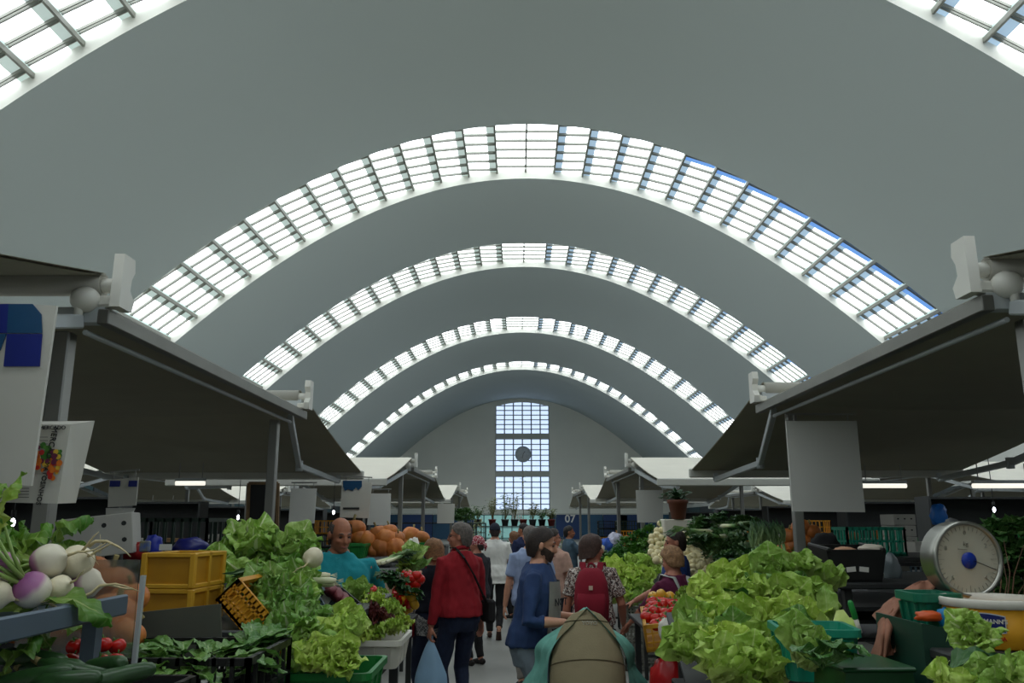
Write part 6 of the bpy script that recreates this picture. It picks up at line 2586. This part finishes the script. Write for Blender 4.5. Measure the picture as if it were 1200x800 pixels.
def mound(name, mes, pts, Y, s, label, cat, group, kids=(), tilt=.5, dz=0.0):
    for (x, y) in pts:
        put(name, q_.choice(mes), at(x, y, Y + q_.uniform(-.08, .08)) - V((0, 0, dz)), (q_.uniform(-tilt, tilt), q_.uniform(-tilt, tilt), q_.uniform(0, 6)), s * q_.uniform(.9, 1.1), label, cat, group, kids)


m = MB()
a, b = at(450, 712, 5.2), at(450, 660, 7.2)
m.bar((-1.27, a.y, a.z - .09), (-1.36, b.y, b.z - .12), .86, .02)
tag(m.build('display_board', wood_m), 'slanted board carrying the greens and peppers at the left aisle edge', 'board')
mound('tomato', TOM, scatter([(416, 690), (428, 685), (438, 694), (441, 702), (425, 703)], 13, q_, 5), 5.15, 1.0, 'red tomato in the cluster below the elbow of the turquoise stallholder', 'tomato', 'tomatoes below the stallholder', [('calyx', TSTEM)])
mound('pepper', PEP + PEPY, scatter([(460, 694), (468, 688), (482, 690), (486, 708), (474, 714), (463, 706)], 17, q_, 5), 6.0, .9, 'red or yellow pepper beside the tawny haired woman', 'pepper', 'peppers by the woman', [('calyx', TSTEM)])
mound('tomato', TOM, scatter([(476, 672), (492, 674), (490, 684), (478, 683)], 8, q_, 5), 6.0, 1.1, 'red tomato in the small lot behind the peppers', 'tomato', 'tomatoes behind the peppers', [('calyx', TSTEM)])
mound('lettuce', FRI, [(446, 690), (452, 698), (458, 706), (465, 718), (472, 724)], 5.1, .5, 'yellow green curly lettuce in the row left of the peppers', 'lettuce', 'curly lettuces by the peppers', dz=.05)
mound('leafy_greens', KALE, scatter([(454, 678), (456, 666), (474, 668), (474, 688), (456, 690)], 9, q_, 8), 5.9, .36, 'leafy green bunch behind the curly lettuces at the left aisle edge', 'greens', 'green bunches at the left aisle edge', dz=.05)
for i, (x, y) in enumerate(((424, 664), (429, 661), (435, 662), (441, 659), (447, 660), (453, 658))):
    put('leek', LEEK[i % 3], at(x, y, 6.5), (.12, .1, -.75 + .08 * i), .8, 'dark topped leek laid across behind the greens, %s from the left' % ORD[i], 'leek', 'leeks across the left table')
mound('lettuce', FRI + CAB, scatter([(470, 645), (486, 640), (490, 658), (478, 664)], 6, q_, 8), 7.2, .7, 'green salad head near the second aisle post on the left', 'lettuce', 'salad heads near the left post', dz=.08)
bag('plastic_bag', 'white plastic bag among the salads by the second left post', at(484, 642, 7.4), (.06, .06, .09), white_p, 14)
PK = [('stem', PSTEM)]
table('market_table', 'dark table carrying the pumpkins left of the second aisle post', -2.9, -1.3, 8.1, 9.4, 1.2, dark_m)
for i, (x, y, s) in enumerate(((415, 619, 1.1), (404, 629, 1.0), (422, 630, .85), (433, 633, 1.0), (443, 625, .95), (452, 632, 1.15), (447, 641, 1.05), (462, 641, 1.0), (437, 645, .8), (456, 622, .8), (466, 630, .7))):
    put('pumpkin', PUMP[i % 4], at(x, y, 8.5 - .004 * (y - 640)), (q_.uniform(-.5, .5), q_.uniform(-.5, .5), i), s * .85, 'orange pumpkin in the pile right of the stallholder, %s' % ('topmost', 'far left', 'second from left, low', 'centre left', 'centre top', 'largest, right of centre', 'front centre', 'front right', 'front left', 'small on top at right', 'far right')[i], 'pumpkin', 'pumpkins right of the stallholder', PK)
tub('plastic_tub', 'green tub under the left end of the pumpkin pile', at(412, 650, 8.3) - V((0, 0, .03)), .3, .3, .14, green_p)
table('market_table', 'dark table carrying pumpkins behind the second aisle post', -2.4, -1.3, 10.1, 11.4, 1.25, dark_m)
for i, (x, y) in enumerate(((476, 637), (487, 636), (482, 627), (493, 630), (470, 632))):
    put('pumpkin', PUMP[(i + 1) % 4], at(x, y, 10.5), (q_.uniform(-.4, .4), q_.uniform(-.4, .4), i), .9, 'dull orange pumpkin behind the second aisle post, %s' % ('front left', 'front right', 'on top', 'far right', 'far left')[i], 'pumpkin', 'pumpkins behind the post', PK)
tub('plastic_tub', 'green tub in front of the pumpkins behind the second aisle post', at(487, 648, 10.3), .32, .3, .13, green_p)

# ---- plant stand across the aisle far away
Yp = 31.0
t0 = table('plant_rack', 'rack of potted plants standing across the far end of the aisle', at(556, 611, Yp).x, at(650, 611, Yp).x, Yp - .25, Yp + .25, at(600, 616, Yp).z, mat('rack_dark', (52, 62, 58), .6))
pots = [mat('pot_black', (34, 34, 34), .6), mat('pot_red', (120, 40, 34), .6), mat('pot_grey', (70, 72, 72), .6)]
fo = [leaf_mat('shrub_leaf_a', (64, 104, 54), (90, 124, 70), (90, 124, 70), veins=2), leaf_mat('shrub_leaf_b', (110, 120, 70), (130, 140, 90), (120, 130, 80), veins=2)]


def pot_plant(x, Y, zb, hgt, wid, seed, label, tall=False, group='plants on the far rack', po=None):
    t = thing('potted_plant', label, 'plant', (x, Y, zb), group=group)
    q = random.Random(seed)
    m = MB()
    m.lathe([(.10, 0), (.135, .2), (.145, .2), (.145, .24), (.12, .24), (.115, .2)], 14)
    m.build('pot', po or pots[seed % 3], t)
    m = MB()
    m.smooth = True
    st = MB()
    nb = 1 if tall else 7
    for b in range(nb):
        az = GA * b
        tip = V((wid * .5 * cos(az) * (0 if tall else q.uniform(.3, 1)), wid * .5 * sin(az) * (0 if tall else 1), hgt * (1 if tall else q.uniform(.55, 1))))
        st.tube([(0, 0, .2), tip * .5 + V((.02, 0, .1)), tip], [.012, .008, .004], 5)
        for j in range(16 if tall else 13):
            f = .35 + .65 * j / (16 if tall else 13)
            p = V((0, 0, .2)).lerp(tip, f)
            leaf(m, T(*p) @ rz(GA * j + b) @ ry(q.uniform(-.4, .4)), q.uniform(.12, .2), q.uniform(.04, .07), radians(q.uniform(30, 70)), radians(q.uniform(80, 130)), .2, .004, j, 2, 3)
    m.build('foliage', fo[seed % 2], t)
    st.build('stems', stem_m, t)
    return t


zr = at(600, 616, Yp).z
for i, (x, top, tall) in enumerate(((560, 590, False), (577, 582, False), (592, 577, False), (603, 572, False), (613, 550, True), (624, 588, False), (635, 594, False), (646, 596, False))):
    hx = at(x, top, Yp)
    pot_plant(hx.x, Yp, zr, hx.z - zr, .5, i, '%s plant on the far rack, %s from the left' % ('tall slender' if tall else 'leafy potted', ORD[i]), tall)
for i, (x, top, bot, Y) in enumerate(((546, 590, 640, 24), (556, 596, 650, 22), (590, 620, 655, 28), (575, 620, 655, 28), (650, 622, 650, 26))):
    a, b = at(x, top, Y), at(x, bot, Y)
    pot_plant(a.x, Y, 0, a.z, .7, 20 + i, 'tall bushy plant standing on the floor before the far rack, %s' % ('far left', 'left, nearest', 'centre', 'left of centre', 'right')[i], group='floor plants before the rack')
for i in range(4):
    c = at(552, 612, 18.0)
    crate('stacked_crate', 'dark green crate in the tall stack left of the white T-shirt man, %s' % ('lowest', 'second', 'third', 'topmost')[i], (c.x, 18.2, .42 * i), .62, .5, .41, mat('grey_green_plastic', (44, 60, 54), .55, var=.1), nx=6, group='tall stack of dark crates')
for i, (x, y) in enumerate(((530, 600), (538, 598), (546, 602))):
    put('shrub', FOLD[i], V((at(x, y, 19.0).x, 19.0, 1.68)), (0, 0, i), 1.1, 'leafy shrub on the far left stall behind the crate stack, %s' % ('left', 'middle', 'right')[i], 'shrub', 'shrubs behind the crate stack')
table('market_table', 'dark table carrying shrubs on the far left stall', -2.9, -1.0, 18.6, 19.6, 1.68, dark_m)

# ---- far right stall: flower buckets
table('market_table', 'dark table of blue and white flower bundles on the far right stall', 1.6, 3.6, 14.2, 17.0, 1.0, dark_m)
for i, (x, y, col) in enumerate(((712, 640, (50, 90, 180)), (722, 634, (190, 190, 210)), (716, 648, (70, 80, 150)), (704, 645, (210, 200, 170)), (728, 645, (40, 120, 110)))):
    bag('flower_bundle', '%s wrapped flower bundle on the far right stall' % ('bright blue', 'pale lilac', 'violet blue', 'cream', 'sea green')[i], at(x, y, 14.6), (.14, .12, .14), mat('bundle_c%d' % i, col, .7, var=.4, scale=18), 30 + i, 'flower bundle')
for i, (x, y) in enumerate(((708, 655), (700, 660), (716, 662))):
    put('leafy_greens', FOLD[i], at(x, y, 13.9) - V((0, 0, .15)), (0, 0, i), .9, 'green leafy bundle in front of the flower bundles, %s' % ('middle', 'left', 'right')[i], 'greens', 'bundles before the flowers')

# ---- back stalls: counters, crate stacks and produce in the shade
cnt = mat('counter_dark', (58, 60, 60), .6, var=.1)


def counter(label, x0, x1, y0, y1, h=1.0):
    t = thing('stall_counter', label, 'counter', ((x0 + x1) / 2, (y0 + y1) / 2, 0))
    m = MB()
    m.box((0, 0, h / 2 - .02), (x1 - x0 - .08, y1 - y0 - .08, h - .04), b=.01)
    m.build('base', cnt, t)
    m = MB()
    m.box((0, 0, h - .02), (x1 - x0, y1 - y0, .04), b=.008)
    m.build('worktop', mat('worktop_grey', (96, 98, 96), .5, .2, var=.08), t)
    for k in range(3):
        m = MB()
        m.box(((k - 1) * (x1 - x0) / 3.1, -(y1 - y0) / 2 + .035, h * .5), ((x1 - x0) / 3.5, .02, h * .7), b=.005)
        m.build('door', dark_m, t)
    return t


specs = []
for s, xi, nm in ((-1, XL, 'left'), (1, XR, 'right')):
    for rowk, (off, wd, Ys) in enumerate(((3.1, 1.6, (4.9, 8.6, 11.2, 15.2, 19.4, 25.8)), (8.3, 1.6, (4.5, 9.2, 12.5, 19.8, 24.5)), (12.4, 1.4, (9.0, 15.0, 21.0)), (.4, 1.6, (14.6, 20.6, 25.5)))):
        for j, Y in enumerate(Ys):
            if rowk == 3 and nm == 'right' and j == 0:
                continue
            x0 = xi + s * off
            specs.append((nm, rowk, j, min(x0, x0 + s * wd), max(x0, x0 + s * wd), Y))
rn = {0: 'back of aisle stalls', 1: 'outer row', 2: 'wall side', 3: 'far aisle edge'}
cm = [dkgreen_p, black_p, bgrey_p, green_p, black_p, orange_p]
for nm, rowk, j, x0, x1, Y in specs:
    wh = '%s %s, %s' % (nm, rn[rowk], ORD[j])
    counter('dark stall counter, ' + wh, x0, x1, Y, Y + 1.5, 1.0)
    n = R.choice((2, 3, 3))
    for k in range(n):
        crate('stacked_crate', 'plastic crate on counter, %s, %s in stack' % (wh, ('lowest', 'second', 'third')[k]), (x0 + .45, Y + .4, 1.0 + .241 * k), .55, .42, .24, cm[(j + rowk + k) % 6], nx=8, group='crates on the back counters')
    kind = (j + rowk * 2 + (nm == 'right')) % 3
    for k in range(5):
        p = (x0 + .9 + .12 * (k % 3) + .05 * (k // 3), Y + .3 + .17 * (k // 3), 1.08 + (.0 if k < 5 else .1))
        if kind == 0:
            put('pumpkin', PUMP[k % 4], p, (R.uniform(-.3, .3), R.uniform(-.3, .3), k), .7, 'pumpkin on counter, %s' % wh, 'pumpkin', 'pumpkins %s' % wh, PK)
        elif kind == 1:
            put('leafy_greens', FOLD[k % 3], V(p) - V((0, 0, .08)), (0, 0, k), .6, 'greens on counter, %s' % wh, 'greens', 'greens %s' % wh)
        else:
            put('cabbage', CAB[k % 3], V(p) - V((0, 0, .08)), (R.uniform(-.3, .3), 0, k), .9, 'cabbage on counter, %s' % wh, 'cabbage', 'cabbages %s' % wh)
    if rowk in (0, 1):
        t = thing('shelf_unit', 'dark shelf unit behind the counter, %s' % wh, 'shelf', ((x0 + x1) / 2, Y + 1.75, 0))
        m = MB()
        m.box((0, .17, 1.0), (x1 - x0, .02, 2.0))
        m.build('back_panel', dark_m, t)
        for z in (.6, 1.2, 1.98):
            m = MB()
            m.box((0, 0, z), (x1 - x0, .34, .025))
            m.build('shelf', cnt, t)
        for sx in (-1, 1):
            m = MB()
            m.box((sx * (x1 - x0) / 2, 0, 1.0), (.03, .36, 2.0))
            m.build('side_panel', cnt, t)
        for k in range(3):
            c_ = (x0 + .3 + .45 * k, Y + 1.72, 1.2125)
            b_ = thing('carton', '%s carton on shelf unit, %s, %s' % (('white', 'brown', 'grey')[(k + j) % 3], wh, ('left', 'middle', 'right')[k]), 'carton', c_)
            m = MB()
            m.box((0, 0, .12), (.34, .26, .24), b=.004)
            m.build('box', [carton_m, mat('brown_carton', (140, 108, 74), .8), mat('grey_carton', (120, 122, 120), .8)][(k + j) % 3], b_)
            m = MB()
            m.box((0, -.131, .14), (.08, .002, .025))
            m.build('hand_hole', dark_m, b_)
